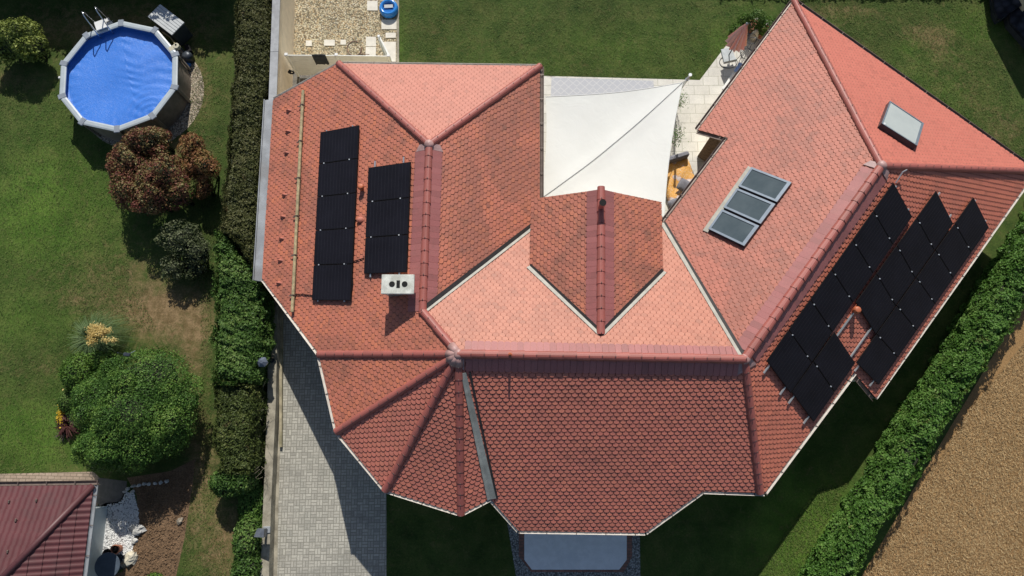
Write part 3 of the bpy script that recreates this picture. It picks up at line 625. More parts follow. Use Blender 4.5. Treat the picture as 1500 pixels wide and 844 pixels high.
# gutters ----------------------------------------------------------------
outline = 'A B Q F3 F2 F1 N0 E1 E2 E3 E4 E5 E6 E7 V1 T3 T2 T1 S1 W2 W1'.split()      # clockwise
def gutter(a, b, m, r=.062, ea=.0, eb=.0, drop=.01):
    a, b = V[a].copy(), V[b].copy(); d = (b-a).normalized(); a = a-d*ea; b = b+d*eb
    o = Vector((-d.y, d.x, 0)).normalized(); z = Vector((0, 0, 1)); z = (z-d*z.dot(d)).normalized(); mb = MB(); K = 7
    prof = [(math.cos(math.pi+math.pi*k/(K-1))*r+r+.015, math.sin(math.pi+math.pi*k/(K-1))*r-drop) for k in range(K)]
    prof += [(prof[-1][0]+.012, prof[-1][1]+.004), (prof[-1][0]+.012, prof[-1][1]-.012)]
    inner = [(x, y) for x, y in prof]
    vs = [p+o*x+z*y for p in (a, b) for x, y in inner]; n_ = len(inner)
    mb.add(vs, [(k, k+1, n_+k+1, n_+k) for k in range(n_-1)])
    L = (b-a).length
    for i in range(int(L/.9)+1):
        p = a+d*min(L-.02, .3+i*.9); mb.box(p+o*(r+.015)-z*(drop-.004), .025, r*2+.03, .008, math.atan2(d.y, d.x), 1)
    g = mb.build('gutter', [M[m], M['gutter']], roof); 
    sol = g.modifiers.new('t', 'SOLIDIFY'); sol.thickness = .004
    # fascia board
    mb2 = MB(); q = [a-z*.03, b-z*.03, b-z*.17, a-z*.17]; mb2.prism([p+o*.0 for p in q], [p+o*.018 for p in q]); mb2.build('fascia', M['soffit'], roof)
GM = {'AB': 'gutterw', 'BQ': 'gutter', 'QF3': 'gutter', 'F3F2': 'gutter', 'F2F1': 'gutter', 'F1N0': 'gutter', 'N0E1': 'gutter', 'E1E2': 'gutterw', 'E2E3': 'gutter', 'E3E4': 'gutterw', 'E4E5': 'gutterw',
      'E5E6': 'gutterw', 'E6E7': 'gutterw', 'E7V1': 'gutterw', 'V1T3': 'gutterw', 'T3T2': 'gutterw', 'T2T1': 'gutterw', 'T1S1': 'gutterw', 'S1W2': 'gutterw', 'W2W1': None, 'W1A': 'gutterw'}
for i, k in enumerate(outline):
    j = outline[(i+1) % len(outline)]; m_ = GM[k+j]
    if m_: gutter(k, j, m_, .058 if m_ == 'gutter' else .030)
for a, b in (('DL', 'DL2'), ('DR2', 'DR')): gutter(a, b, 'gutter', .055)
# wide grey box gutter on the west side
mb = MB(); a, b = V['W1'], V['W2']; q = [a+Vector((.02, .05, -.04)), b+Vector((.02, -.1, -.04)), b+Vector((-.30, -.05, -.04)), a+Vector((-.30, 0, -.04))]
mb.prism([p-Vector((0, 0, .16)) for p in q], q); q2 = [a+Vector((-.30, 0, .03)), b+Vector((-.30, -.05, .03)), b+Vector((-.33, -.05, .03)), a+Vector((-.33, 0, .03))]
mb.prism([p-Vector((0, 0, .2)) for p in q2], q2); mb.build('box_gutter', M['gutgrey'], house)
# walls and soffit
def inset(names, d):
    P = [V[k] for k in names]; n_ = len(P); out = []
    for i in range(n_):
        p, a, b = P[i], P[i-1], P[(i+1) % n_]
        e1 = Vector((p.x-a.x, p.y-a.y)).normalized(); e2 = Vector((b.x-p.x, b.y-p.y)).normalized()
        n1, n2 = Vector((e1.y, -e1.x)), Vector((e2.y, -e2.x)); bis = (n1+n2); bis = bis.normalized() if bis.length > 1e-6 else n1
        k = d/max(.45, bis.dot(n1)); out.append(Vector((p.x+bis.x*k, p.y+bis.y*k, p.z-.17)))
    return out
INS = inset(outline, .45); n_ = len(INS)
mb = MB(); vs = [Vector((p.x, p.y, 0)) for p in INS]+INS
mb.add(vs, [(i, (i+1) % n_, n_+(i+1) % n_, n_+i) for i in range(n_)]); mb.build('wall', M['wall'], house)
mb = MB(); vs = [V[k]-Vector((0, 0, .17)) for k in outline]+INS
mb.add(vs, [(i, (i+1) % n_, n_+(i+1) % n_, n_+i) for i in range(n_)]); mb.build('soffit', M['soffit'], house)
for i in (3, 4):
    a, b = INS[i], INS[i+1]; d = (b-a); d.z = 0; d.normalize(); o_ = Vector((-d.y, d.x, 0))*.03; a0_, b0_ = Vector((a.x, a.y, .05)), Vector((b.x, b.y, .05)); h_ = min(a.z, b.z)-.1
    mb = MB(); mb.ext([a0_+o_*.1, b0_+o_*.1, b0_+o_, a0_+o_], h_); mb.build('wood_cladding', M['darkwood'], house)
mb = MB(); yy = 6.85; zz = 3.0
q = [Vector((.85, yy, zz)), Vector((4.55, yy, zz)), Vector((4.55, yy, 4.0)), Vector((2.68, yy, 5.1)), Vector((.85, yy, 4.0))]
mb.prism([p+Vector((0, -.2, 0)) for p in q], q)
for x in (.87, 4.5): mb.box((x, 6.0, 3.5), .1, 1.7, .95)
mb.build('gable_wall', M['wall'], house)
# chimney ---------------------------------------------------------------
ch = [onplane(*q, (Vector((0, 0, 5.5)), Vector((0, 0, 1)))) for q in ((558.5, 402), (606.5, 402), (606.8, 430.5), (558.5, 431))]
cc = sum(ch, Vector())/4; cw, chh = (ch[1]-ch[0]).length, (ch[1]-ch[2]).length
mb = MB(); mb.box((cc.x-.02, cc.y+.05, 4.7), cw-.24, chh-.2, 1.4); chim = mb.build('chimney', M['wall'], house)
mb = MB(); mb.box((cc.x, cc.y, 5.45), cw, chh, .10, bev=.012); slab = mb.build('chimney_slab', M['conc'], chim)
mb = MB()
for dx in (-.165, .20): mb.cyl((cc.x+dx+.0, cc.y+.0, 5.495), .085, .012, 24); 
mb.box((cc.x+.015, cc.y+.0, 5.502), .10, .22, .012); mb.build('flue', M['hole'], chim)
mb = MB(); mb.box((cc.x-.02, cc.y+.05, 4.5), cw-.16, chh-.12, .62); mb.build('chimney_flashing', M['lead'], chim)
# snow rail, guards, vents ------------------------------------------------
mb = MB(); a, b = onplane(444, 133, PLW, .12), onplane(428, 457, PLW, .12); mb.tube([a, b], .055, 8); 
rail = mb.build('snow_rail', M['wood'], house)
for k in range(6):
    p = lerp(a, b, .07+k*.172); mb = MB(); mb.box(p+Vector((-.07, 0, -.06)), .22, .035, .03, 0, 0, Matrix.Rotation(-math.radians(27.5), 3, 'Y')); mb.box(p+Vector((0, 0, 0)), .13, .03, .125, 0, 0, Matrix.Rotation(-math.radians(27.5), 3, 'Y')); mb.build('rail_bracket', M['gutter'], rail)
for x, y in ((422.3, 162.5), (421, 193), (419.3, 224.5), (416, 286), (414, 318), (412, 350), (410, 382), (408, 415)):
    p = onplane(x, y, PLW, .03); mb = MB()
    mb.add([p+Vector(q) for q in ((-.10, 0, -.02), (.0, .075, .0), (.14, .03, .06), (.14, -.03, .06), (0, -.075, 0), (-.02, 0, .10))],
           [(0, 4, 5), (0, 5, 1), (1, 5, 2), (2, 5, 3), (3, 5, 4), (0, 1, 2, 3, 4)], 0, .4)
    mb.build('snow_guard', M['tile_east'], house)
def vent(x, y, pl, r=.11, h=.26, m='ochre', name='roof_vent'):
    p = onplane(x, y, pl, .02); mb = MB(); mb.cyl(p-Vector((0, 0, .1)), r*.75, h, 14); mb.cyl(p+Vector((0, 0, h-.1)), r*1.1, .06, 14, r2=r*.95); mb.blob(p+Vector((0, 0, h-.03)), r*.9, r*.9, r*.3, 1, 0, 10, 6)
    return mb.build(name, M[m], house, smooth=False)
vent(530.5, 277, PLW, .095, .28); vent(1250.5, 456, PLSE, .11, .30)
def vent_tile(x, y, pl):
    p = onplane(x, y, pl, .05); mb = MB(); mb.blob(p, .14, .10, .07, 5, .05, 12, 6); return mb.build('vent_tile', M['tile_east'], house)
vent_tile(528, 322, PLW)
p = onplane(881, 305, PLD1, .0); mb = MB(); q = Vector((V['D1'].x-.03, p.y, 5.35)); mb.cyl(q, .085, .38, 14); mb.cyl(q+Vector((0, 0, .38)), .105, .05, 14, 0, 1); mb.build('ridge_vent', [M['ridge'], M['hole']], house)
# lightning rod
p = lerp(V['J'], V['K'], (747-672)/(1090.7-672)); mb = MB(); mb.tube([p, p+Vector((0, 0, .36))], [.05, .03], 8); mb.blob(p+Vector((0, 0, .13)), .07, .07, .05, 1, 0, 10, 6); mb.build('ridge_rod', M['ochre'], house)
p = onplane(1312, 268, PLSE, .06); mb = MB(); mb.tube([p, p+Vector((.18, .3, .12)), p+Vector((.3, .36, .16))], .02, 6); mb.build('cable_conduit', M['alu'], house)
mb = MB()
for pts in ([(517, 383), (525, 381), (533, 378)], [(519, 325), (523, 321), (529, 322)], [(430, 432), (440, 431), (458, 433)], [(517, 388), (516, 400), (517, 415), (515, 430), (512, 440)]):
    mb = MB(); mb.tube([onplane(x, y, PLW, .05) for x, y in pts], .016, 6); mb.build('solar_cable', M['black'], house)
# skylights ------------------------------------------------------------------
def bil(q, s, t): return lerp(lerp(q[0], q[1], s), lerp(q[3], q[2], s), t)
def skylight(q, n, frame, pane, fr=.10, h=.10, fl=None, hinge=0):
    # q: 4 corners on plane; raised frame, recessed pane
    w_, l_ = (q[1]-q[0]).length, (q[3]-q[0]).length; fs, ft = fr/w_, fr/l_
    base = q; top = [p+n*h for p in q]; inn = [bil(top, s, t) for s, t in ((fs, ft), (1-fs*1.6, ft), (1-fs*1.6, 1-ft), (fs, 1-ft))]
    mb = MB(); vs = [p-n*.05 for p in base]+top+inn+[p-n*.025 for p in inn]
    for a in range(4):
        b = (a+1) % 4; mb.add(vs, [(a, b, 4+b, 4+a)], 1); mb.add(vs, [(4+a, 4+b, 8+b, 8+a), (8+a, 8+b, 12+b, 12+a)], 0)
    o = mb.build('skylight', [M['wframe'], M['darkmetal']], house)
    mb = MB(); mb.add([p-n*.02 for p in inn], [(0, 1, 2, 3)]); mb.build('pane', M[pane], o); return o
n = PLNW[1]; q = [onplane(x, y, PLNW, .05) for x, y in ((1102, 247), (1160.5, 269.5), (1089.3, 365.3), (1037, 340))]
for k in range(3):
    t0, t1 = k/3+.008, (k+1)/3-.022
    skylight([bil(q, 0, t0), bil(q, 1, t0), bil(q, 1, t1), bil(q, 0, t1)], n, 'wframe', 'glass', .07, .11)
mb = MB(); f = [onplane(x, y, PLNW, .05) for x, y in ((1096, 243.5), (1103, 247.5), (1037, 341), (1029.5, 337.5))]; mb.prism([p-n*.05 for p in f], [p+n*.01 for p in f]); mb.build('window_apron', M['leadlight'], house)
n = PLNE[1]; q = [onplane(x, y, PLNE, .05) for x, y in ((1298.5, 153), (1348, 186), (1338, 219), (1286, 186))]
o = skylight([q[0], q[1], q[2], q[3]], n, 'wframe', 'glasspale', .05, .16)
mb = MB(); mb.box(lerp(q[3], q[0], .0)+n*.1+Vector((.12, .02, 0)), .06, .06, .06); mb.build('handle', M['plasticw'], o)
# solar panels ----------------------------------------------------------------
def panels(corners, pl, count, rails=True, skip=(), h=.13, rfirst=.35, rlast=.25):
    n = pl[1]; q = [onplane(x, y, pl, h) for x, y in corners]         # q0,q1 = start edge (left,right), q3,q2 = end edge
    L = (q[3]-q[0]).length
    d = (q[3]-q[0]).normalized(); g = .011/L
    for k in range(count):
        if k in skip: continue
        t0, t1 = k/count+g, (k+1)/count-g
        c = [bil(q, 0, t0), bil(q, 1, t0), bil(q, 1, t1), bil(q, 0, t1)]
        mb = MB(); mb.prism([p-n*.035 for p in c], c)
        cin = [bil(c, s, t)+n*.002 for s, t in ((.018, .015), (.982, .015), (.982, .985), (.018, .985))]
        mb.add(cin, [(0, 1, 2, 3)], 1)
        for i in range(1, 12):                                        # busbar lines
            s = .018+.964*i/12; s0, s1 = s-.002, s+.002
            mb.add([bil(c, s0, .02)+n*.004, bil(c, s1, .02)+n*.004, bil(c, s1, .98)+n*.004, bil(c, s0, .98)+n*.004], [(0, 1, 2, 3)], 2)
        o = mb.build('solar_panel', [M['black'], M['solar'], M['solarline']], house)
        for s in (.14, .80) if k else ():
            if k-1 in skip: continue
            p = bil(q, s, k/count)+n*.012; mb = MB(); mb.box(p, .042, .042, .014, math.atan2(d.y, d.x), bev=.006); mb.build('clamp', M['alu'], o)
    for s in (.14, .82):
        a, b = bil(q, s, 0)-d*rfirst*.45-n*.05, bil(q, s, 1)+d*rlast-n*.05
        u_ = (q[1]-q[0]).normalized()*.022; mb = MB(); mb.prism([a-u_-n*.02, a+u_-n*.02, b+u_-n*.02, b-u_-n*.02], [a-u_+n*.02, a+u_+n*.02, b+u_+n*.02, b-u_+n*.02]); mb.build('mounting_rail', M['alu'], house)
panels([(469.5, 193.4), (525.8, 183), (513.6, 440.5), (456.8, 440)], PLW, 5, rfirst=.10, rlast=.03)
panels([(539.6, 245.4), (601.4, 236.6), (595.4, 399), (533, 401.5)], PLW, 3, rfirst=.45, rlast=.10)
panels([(1309.3, 268), (1336.5, 317.3), (1158, 576), (1123.5, 529.5)], PLSE, 6, rfirst=.15, rlast=.28)
panels([(1372, 280), (1396.5, 327.5), (1192, 618.5), (1160, 574.8)], PLSE, 7, skip=(4,), rfirst=.3, rlast=.28)
panels([(1426.7, 289.3), (1448.8, 333), (1287, 564), (1254.8, 532)], PLSE, 6, rfirst=.15, rlast=.22)
# ------------------------------------------------------------------ foliage generator
def fnoise(P, s, seed=0):
    r = np.random.default_rng(seed); a = np.zeros(len(P))
    for k in range(5):
        d = r.normal(size=3); d /= np.linalg.norm(d); f = s*(1.0+.8*k); a += np.sin(P@d*f+r.uniform(0, 6.28))/(1+.5*k)
    return a/2.5
def leafmesh(name, P, Nn, size, mat, parent, asp=.5, jit=.9, colr=None, mats=None):
    n = len(P); R = RNG
    nn = Nn+R.normal(size=(n, 3))*jit*.6; nn /= np.linalg.norm(nn, axis=1)[:, None]
    t = np.cross(nn, R.normal(size=(n, 3))); t /= np.linalg.norm(t, axis=1)[:, None]; b = np.cross(nn, t)
    s = size*R.uniform(.6, 1.3, n)[:, None]
    v = np.empty((n, 4, 3)); v[:, 0] = P-t*s*.5; v[:, 1] = P+b*s*asp*.5+nn*s*.06; v[:, 2] = P+t*s*.5; v[:, 3] = P-b*s*asp*.5+nn*s*.06
    f = np.arange(n*4).reshape(n, 4)
    return mkmesh(name, v.reshape(-1, 3), f, [mat]+(mats or []), parent, None, None, colr if colr is not None else R.random(n))
def ellip_pts(els, n, low=-.35, lump=.10, depth=.16, seed=0):
    out = []; nor = []; vol = np.array([(e[3]*e[4]+e[3]*e[5]+e[4]*e[5]) for e in els]); cnt = (n*vol/vol.sum()).astype(int)
    for (cx, cy, cz, rx, ry, rz), k in zip(els, cnt):
        d = RNG.normal(size=(int(k*1.6), 3)); d /= np.linalg.norm(d, axis=1)[:, None]; d = d[d[:, 2] > low][:k]
        P = d*np.array([rx, ry, rz]); w_ = 1+lump*fnoise(P+np.array([cx, cy, cz]), 3.2, seed)+lump*.6*fnoise(P+np.array([cx, cy, cz]), 8, seed+1)
        w_ -= depth*RNG.random(len(d))**2
        w_ += .16*RNG.random(len(d))**4
        P = P*w_[:, None]+np.array([cx, cy, cz]); nr = d/np.array([rx, ry, rz]); nr /= np.linalg.norm(nr, axis=1)[:, None]
        out.append(P); nor.append(nr)
    P, Nn = np.concatenate(out), np.concatenate(nor)
    keep = P[:, 2] > .02
    for (cx, cy, cz, rx, ry, rz) in els:
        q = ((P-np.array([cx, cy, cz]))/np.array([rx, ry, rz])); keep &= (q**2).sum(1) > .58
    return P[keep], Nn[keep]
def lumpy(els, k, f, seed):
    r = random.Random(seed); out = []
    for (cx, cy, cz, rx, ry, rz) in els:
        out.append((cx, cy, cz, rx*.86, ry*.86, rz*.86))
        for i in range(k):
            a = r.uniform(0, 6.283); t = r.uniform(-.1, 1.3); q = r.uniform(f*.7, f*1.3)
            out.append((cx+rx*(1-q*.6)*math.cos(t)*math.cos(a), cy+ry*(1-q*.6)*math.cos(t)*math.sin(a), max(.2, cz+rz*(1-q*.6)*math.sin(t)), rx*q, ry*q, rz*q))
    return out
def shrub(name, label, cat, els, mat, n, size=.09, group=None, lump=.10, asp=.55, stem=True, depth=.16, part='foliage', jit=.9, core=.80, wild=0, wf=.35):
    els0 = els; els = lumpy(els, wild, wf, len(label)) if wild else els
    c = np.mean([e[:2] for e in els], axis=0); t = thing(name, label, cat, Vector((c[0], c[1], 0)), group)
    P, Nn = ellip_pts(els, n, lump=lump, depth=depth, seed=int(abs(c[0])*10)); leafmesh(part, P, Nn, size, mat, t, asp, jit)
    mb = MB()
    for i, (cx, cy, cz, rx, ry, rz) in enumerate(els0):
        mb.blob((cx, cy, cz), rx*core, ry*core, rz*core, i, .12, 16, 10)  # dark solid core added to block light behind the leaves
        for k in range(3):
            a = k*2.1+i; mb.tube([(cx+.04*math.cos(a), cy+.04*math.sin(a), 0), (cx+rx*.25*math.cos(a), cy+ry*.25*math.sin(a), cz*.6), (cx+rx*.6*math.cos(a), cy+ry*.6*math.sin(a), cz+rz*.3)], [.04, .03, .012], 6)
    mb.build('added_dark_core', M['core'], t); return t
def E(px, py, h, rx, ry, rz):                                        # ellipsoid whose centre (height h) is seen at px,py
    p = G(px, py, h); return (p.x, p.y, h, rx, ry, rz)
def hedge(name, label, poly, h, mat, dens, size=.08, group=None, lump=.12, base=None, jit=.9, asp=.55, h_off=0, rough=.12):
    P2 = np.array([(p.x, p.y) for p in poly]); c = P2.mean(0); t = thing(name, label, 'hedge', Vector((c[0], c[1], 0)), group)
    n_ = len(P2); area = abs(sum(P2[i][0]*P2[(i+1) % n_][1]-P2[(i+1) % n_][0]*P2[i][1] for i in range(n_)))/2
    ccw = sum(P2[i][0]*P2[(i+1) % n_][1]-P2[(i+1) % n_][0]*P2[i][1] for i in range(n_)) > 0
    lo, hi = P2.min(0)-.25, P2.max(0)+.25
    k = int(dens*(hi-lo).prod()); Q = RNG.uniform(lo, hi, (k, 2))
    A, B = P2, np.roll(P2, -1, 0)
    dist = np.full(k, 1e9); ins = np.zeros(k, bool)
    for a, b in zip(A, B):
        e = b-a; L2 = (e**2).sum(); tt = np.clip(((Q-a)@e)/L2, 0, 1); dist = np.minimum(dist, np.linalg.norm(Q-a-tt[:, None]*e, axis=1))
        cnd = (a[1] > Q[:, 1]) != (b[1] > Q[:, 1])
        with np.errstate(divide='ignore', invalid='ignore'): xx = (b[0]-a[0])*(Q[:, 1]-a[1])/(b[1]-a[1])+a[0]
        ins ^= cnd & (Q[:, 0] < xx)
    sd = np.where(ins, dist, -dist); Q3 = np.column_stack([Q, np.zeros(k)])
    edge = rough*fnoise(Q3, 4.5, 3)+rough*.7*fnoise(Q3, 11, 4)
    m_ = sd+edge > 0; Q, sd = Q[m_], (sd+edge)[m_]; Q3 = Q3[m_]
    z = h*(1-.35*np.exp(-sd/.12)*1)+lump*(fnoise(Q3, 2.6, 5)*.6+fnoise(Q3, 7, 6)*.6+fnoise(Q3, 16, 7)*.35)-.16*RNG.random(len(Q))**2
    P = [np.column_stack([Q, z])]; Nn = [np.tile([0, 0, 1.], (len(Q), 1))]
    for a, b in zip(A, B):                                             # side faces
        e = b-a; L = np.linalg.norm(e); d = e/L; nrm = np.array([d[1], -d[0]]) if ccw else np.array([-d[1], d[0]])
        kk = int(dens*L*h*.8); s = RNG.uniform(0, 1, kk); zz = RNG.uniform(0.03, h, kk)
        q = a+s[:, None]*e; q3 = np.column_stack([q, zz]); off = rough*fnoise(q3*np.array([1, 1, .7]), 4.5, 3)+rough*.8*fnoise(q3, 11, 4)-.10*RNG.random(kk)-.05*(zz > h*.8)
        P.append(np.column_stack([q+nrm*off[:, None], zz])); Nn.append(np.tile([nrm[0], nrm[1], .35], (kk, 1)))
    P, Nn = np.concatenate(P), np.concatenate(Nn); leafmesh('foliage', P, Nn, size, mat, t, asp, jit)
    sh = [Vector((c[0]+(p[0]-c[0])*1, c[1]+(p[1]-c[1])*1, 0)) for p in P2]
    cen_ = Vector((c[0], c[1], 0)); ins_ = []
    for i in range(n_):
        p, a, b = P2[i], P2[i-1], P2[(i+1) % n_]; e1 = (p-a)/np.linalg.norm(p-a); e2 = (b-p)/np.linalg.norm(b-p); sg = -1 if ccw else 1
        n1, n2 = np.array([e1[1], -e1[0]])*sg, np.array([e2[1], -e2[0]])*sg; bi = n1+n2; bi /= max(1e-6, np.linalg.norm(bi)); ins_.append(p+bi*.16/max(.5, bi@n1))
    mb = MB(); mb.ext([Vector((p[0], p[1], 0)) for p in ins_], h-.24); mb.build('added_dark_core', M['core'], t)  # dark inner block added to stop light passing through the hedge
    return t
# hedges on the left boundary
hedge('garden_hedge', 'long olive green clipped hedge beside the pool lawn, upper stretch', GP([(343, -30), (399, -30), (396, 80), (389, 150), (379, 300), (373, 392), (352, 372), (334, 345), (317, 332), (328, 230), (339, 100)], 1.75), 1.75, M['leaf_hedge_olive'], 1500, .085, 'hedges between the two gardens', rough=.10)
hedge('garden_hedge', 'bright green leafy middle stretch of the hedge by the wall lantern', GP([(314, 336), (332, 348), (350, 376), (373, 396), (386, 440), (388, 475), (380, 520), (376, 562), (308, 560), (312, 470)], 1.55), 1.55, M['leaf_hedge_green'], 1300, .105, 'hedges between the two gardens', rough=.16, lump=.16)
hedge('garden_hedge', 'dull mossy green lower stretch of the hedge with bare twigs', GP([(309, 560), (374, 560), (372, 640), (368, 695), (316, 697), (309, 640)], 1.45), 1.45, M['leaf_hedge_mossy'], 1400, .085, 'hedges between the two gardens', rough=.13, lump=.14)
shrub('hedge_shrub', 'small bright green clump at the lower end of the mossy hedge', 'shrub', [E(332, 706, .8, .55, .45, .55), E(355, 703, .8, .45, .42, .5)], M['leaf_hedge_green'], 3200, .10)
shrub('hedge_shrub', 'low dark green bush beside the driveway kerb at the bottom edge', 'shrub', [E(362, 795, .6, .42, .8, .5), E(360, 835, .6, .45, .7, .5)], M['leaf_hedge_green'], 4200, .10)
shrub('ivy_mound', 'dark low ivy between the hedge and the driveway kerb', 'ivy', [E(368, 735, .25, .42, .75, .28), E(372, 770, .2, .30, .5, .22)], M['leaf_bush'], 3500, .09)
# bare twigs on the shady side of the hedge
mb = MB()
for k in range(60):
    x, y = random.uniform(372, 392), random.uniform(560, 700); p = G(x, y, random.uniform(.2, 1.1)); mb.tube([p, p+Vector((random.uniform(-.25, .25), random.uniform(-.25, .25), random.uniform(-.1, .3)))], [.008, .004], 4)
tag(mb.build('dry_twigs', simple('dry twigs', (.22, .19, .14), .9), None), 'tangle of bare grey twigs along the kerb beside the mossy hedge', 'twigs', kind='stuff')
# right hand hedge
hr = GP([(1500, 300), (1430, 410), (1165, 844)], .0); hl = GP([(1225, 935), (1262, 844), (1300, 770), (1420, 590), (1520, 430), (1610, 300), (1570, 200)], 1.7)
hedge('boundary_hedge', 'thick lush green hedge between the lawn and the brown field', [G(1560, 205), G(1500, 303), G(1440, 398), G(1250, 707), G(1165, 846), G(1105, 945)]+GP([(1190, 960), (1262, 838), (1300, 770), (1420, 580), (1510, 440), (1600, 300)], 1.7), 1.7, M['leaf_hedge_lush'], 1250, .10, rough=.12, lump=.16)
# hedges north of the frame, whose shadows reach into the picture
ysh = G(170, 85).y+1.145*2.9
hedge('tall_hedge', 'tall dark hedge north of the pool garden casting its shadow', [Vector((-26, ysh, 0)), Vector((-10.9, ysh, 0)), Vector((-10.9, ysh+1.3, 0)), Vector((-26, ysh+1.3, 0))], 2.9, M['leaf_hedge_olive'], 220, .2, None)
ysr = G(1300, 6).y+1.145*2.3
hedge('tall_hedge', 'dark hedge north of the lawn behind the east wing', [Vector((8.5, ysr, 0)), Vector((21, ysr, 0)), Vector((21, ysr+1.2, 0)), Vector((8.5, ysr+1.2, 0))], 2.3, M['leaf_hedge_green'], 220, .2, None)
# shrubs in the left garden
shrub('round_bush', 'big rounded dark green bush next to the pampas grass', 'bush', [E(218, 565, 1.4, 1.7, 1.35, 1.0), E(152, 590, 1.2, 1.15, 1.2, .9), E(187, 642, 1.35, 1.6, 1.15, 1.0), E(250, 610, 1.3, .95, 1.5, .9), E(150, 652, 1.2, .85, .85, .95), E(165, 655, 1.3, .85, .85, 1.0), E(200, 600, 1.55, 1.5, 1.5, 1.1)], M['leaf_bush'], 95000, .066, lump=.09, depth=.14, wild=6, wf=.24, core=.62)
shrub('light_bush', 'light green shrub on the left flank of the big rounded bush', 'bush', [E(120, 545, .7, .62, .65, .55), E(150, 530, .7, .5, .4, .5)], M['leaf_lime'], 6500, .075)
shrub('smoke_bush', 'dark red leafed bush just below the pool', 'bush', [E(215, 212, 1.3, .8, .6, .7), E(192, 240, 1.2, .75, .8, .8), E(190, 278, 1.1, .7, .75, .75), E(225, 292, 1.3, .8, .65, .85), E(240, 258, 1.4, .8, .8, .85), E(262, 285, 1.1, .5, .6, .6), E(235, 205, 1.0, .4, .4, .5)], M['leaf_red'], 30000, .085, lump=.2, depth=.3, core=.66, wild=9, wf=.36)
shrub('rusty_shrub', 'smaller rust coloured shrub between the red bush and the hedge', 'bush', [E(284, 220, 1.1, .5, .5, .6), E(302, 246, 1.1, .5, .6, .65), E(300, 275, .8, .3, .45, .4), E(278, 250, .9, .5, .5, .5)], M['leaf_rust'], 10000, .085, lump=.2, depth=.4, core=.6, wild=8, wf=.38)
shrub('grey_shrub', 'grey green open shrub standing in the shade below the red bush', 'bush', [E(265, 352, .9, .8, .65, .6), E(290, 368, .8, .6, .6, .5), E(258, 392, .6, .6, .5, .45), E(285, 395, .5, .5, .5, .4)], M['leaf_greygreen'], 9500, .09, lump=.2, depth=.5, core=.6, wild=9, wf=.42)
shrub('yellow_shrub', 'yellow green round shrub left of the blue pool', 'bush', [E(28, 58, .9, .85, .8, .75), E(48, 72, .8, .6, .6, .6), E(12, 72, .7, .6, .6, .6)], M['leaf_yellow'], 12000, .10, lump=.2, depth=.3, core=.68, wild=8, wf=.36)
shrub('small_bush', 'small round green bush beside the yellow flowers', 'bush', [E(103, 587, .35, .38, .42, .32)], M['leaf_hedge_green'], 2200, .06)
shrub('heather_clump', 'greyish mauve heather at the edge of the big bush', 'plant', [E(116, 605, .22, .36, .5, .22), E(118, 588, .2, .3, .3, .2)], M['leaf_heather'], 2200, .05)
# flowers
t = thing('yellow_flowers', 'narrow clump of yellow flowers at the lawn edge', 'flowers', G(88, 610))
P = np.array([G(random.gauss(88.5, 2.3), random.gauss(610, 6.5), random.uniform(.2, .35)) for _ in range(260)]); leafmesh('petals', P, np.tile([0, 0, 1.], (len(P), 1)), .06, M['petal'], t, .9)
P = np.array([G(random.gauss(89.5, 3), random.gauss(610, 8), random.uniform(.02, .22)) for _ in range(400)]); leafmesh('leaves', P, np.tile([0, 0, 1.], (len(P), 1)), .07, M['leaf_hedge_green'], t, .5)
t = thing('pale_flowers', 'few pale yellow blooms above the small round bush', 'flowers', G(104, 575))
P = np.array([G(random.gauss(105, 5), random.gauss(574, 4), random.uniform(.3, .5)) for _ in range(60)]); leafmesh('petals', P, np.tile([0, 0, 1.], (len(P), 1)), .07, M['plume'], t, .9)
P = np.array([G(random.gauss(107, 6), random.gauss(573, 5), random.uniform(.05, .35)) for _ in range(500)]); leafmesh('leaves', P, np.tile([0, 0, 1.], (len(P), 1)), .07, M['leaf_lime'], t, .5)
def blades(c, n, L, w_, h, mat, parent, name='leaves', spread=(0, 6.283), seed=1, flat=.8):
    r = random.Random(seed); mb = MB()
    for i in range(n):
        a = r.uniform(*spread); l = L*r.uniform(.55, 1.1); d = Vector((math.cos(a), math.sin(a), 0)); sdv = Vector((-d.y, d.x, 0))*w_*.5; hh = h*r.uniform(.6, 1.15)
        pts = [c+d*l*.04, c+d*l*.35+Vector((0, 0, hh)), c+d*l*.72+Vector((0, 0, hh*.95)), c+d*l+Vector((0, 0, hh*(1-flat)))]
        vs = []
        for j, p in enumerate(pts): k = (1, .9, .6, .08)[j]; vs += [p-sdv*k, p+sdv*k]
        mb.add(vs, [(0, 1, 3, 2), (2, 3, 5, 4), (4, 5, 7, 6)], 0, r.random())
    return mb.build(name, mat, parent)
pg = G(158, 500); t = thing('pampas_grass', 'pampas grass with creamy yellow plumes above the round bush', 'pampas grass', pg)
blades(pg, 620, 1.15, .018, .95, M['blade'], t)
for i, (x, y) in enumerate([(133, 482), (137, 478), (142, 480), (147, 478), (150, 484), (154, 486), (157, 484), (141, 489), (146, 491), (136, 491), (131, 495), (138, 499), (133, 503), (155, 498), (165, 498), (150, 489), (143, 485), (134, 487)]):
    p = G(x, y, 1.6); mb = MB(); d = (p-Vector((pg.x, pg.y, 0))); mb.tube([pg, lerp(pg, p, .6)+Vector((0, 0, .25)), p], .006, 4, 1)
    nn_ = 150; mb.build('plume_stalk', M['blade'], t); P = np.array(p)+RNG.normal(size=(nn_, 3))*np.array([.05, .05, .09]); leafmesh('plume', P, RNG.normal(size=(nn_, 3))+np.array([0, 0, 1.]), .055, M['plume'], t, .45)
pf = G(106, 622); t = thing('flax_plant', 'dark plum spiky plant at the foot of the big bush', 'plant', pf)
blades(pf, 120, .62, .05, .30, M['leaf_plum'], t, seed=4)
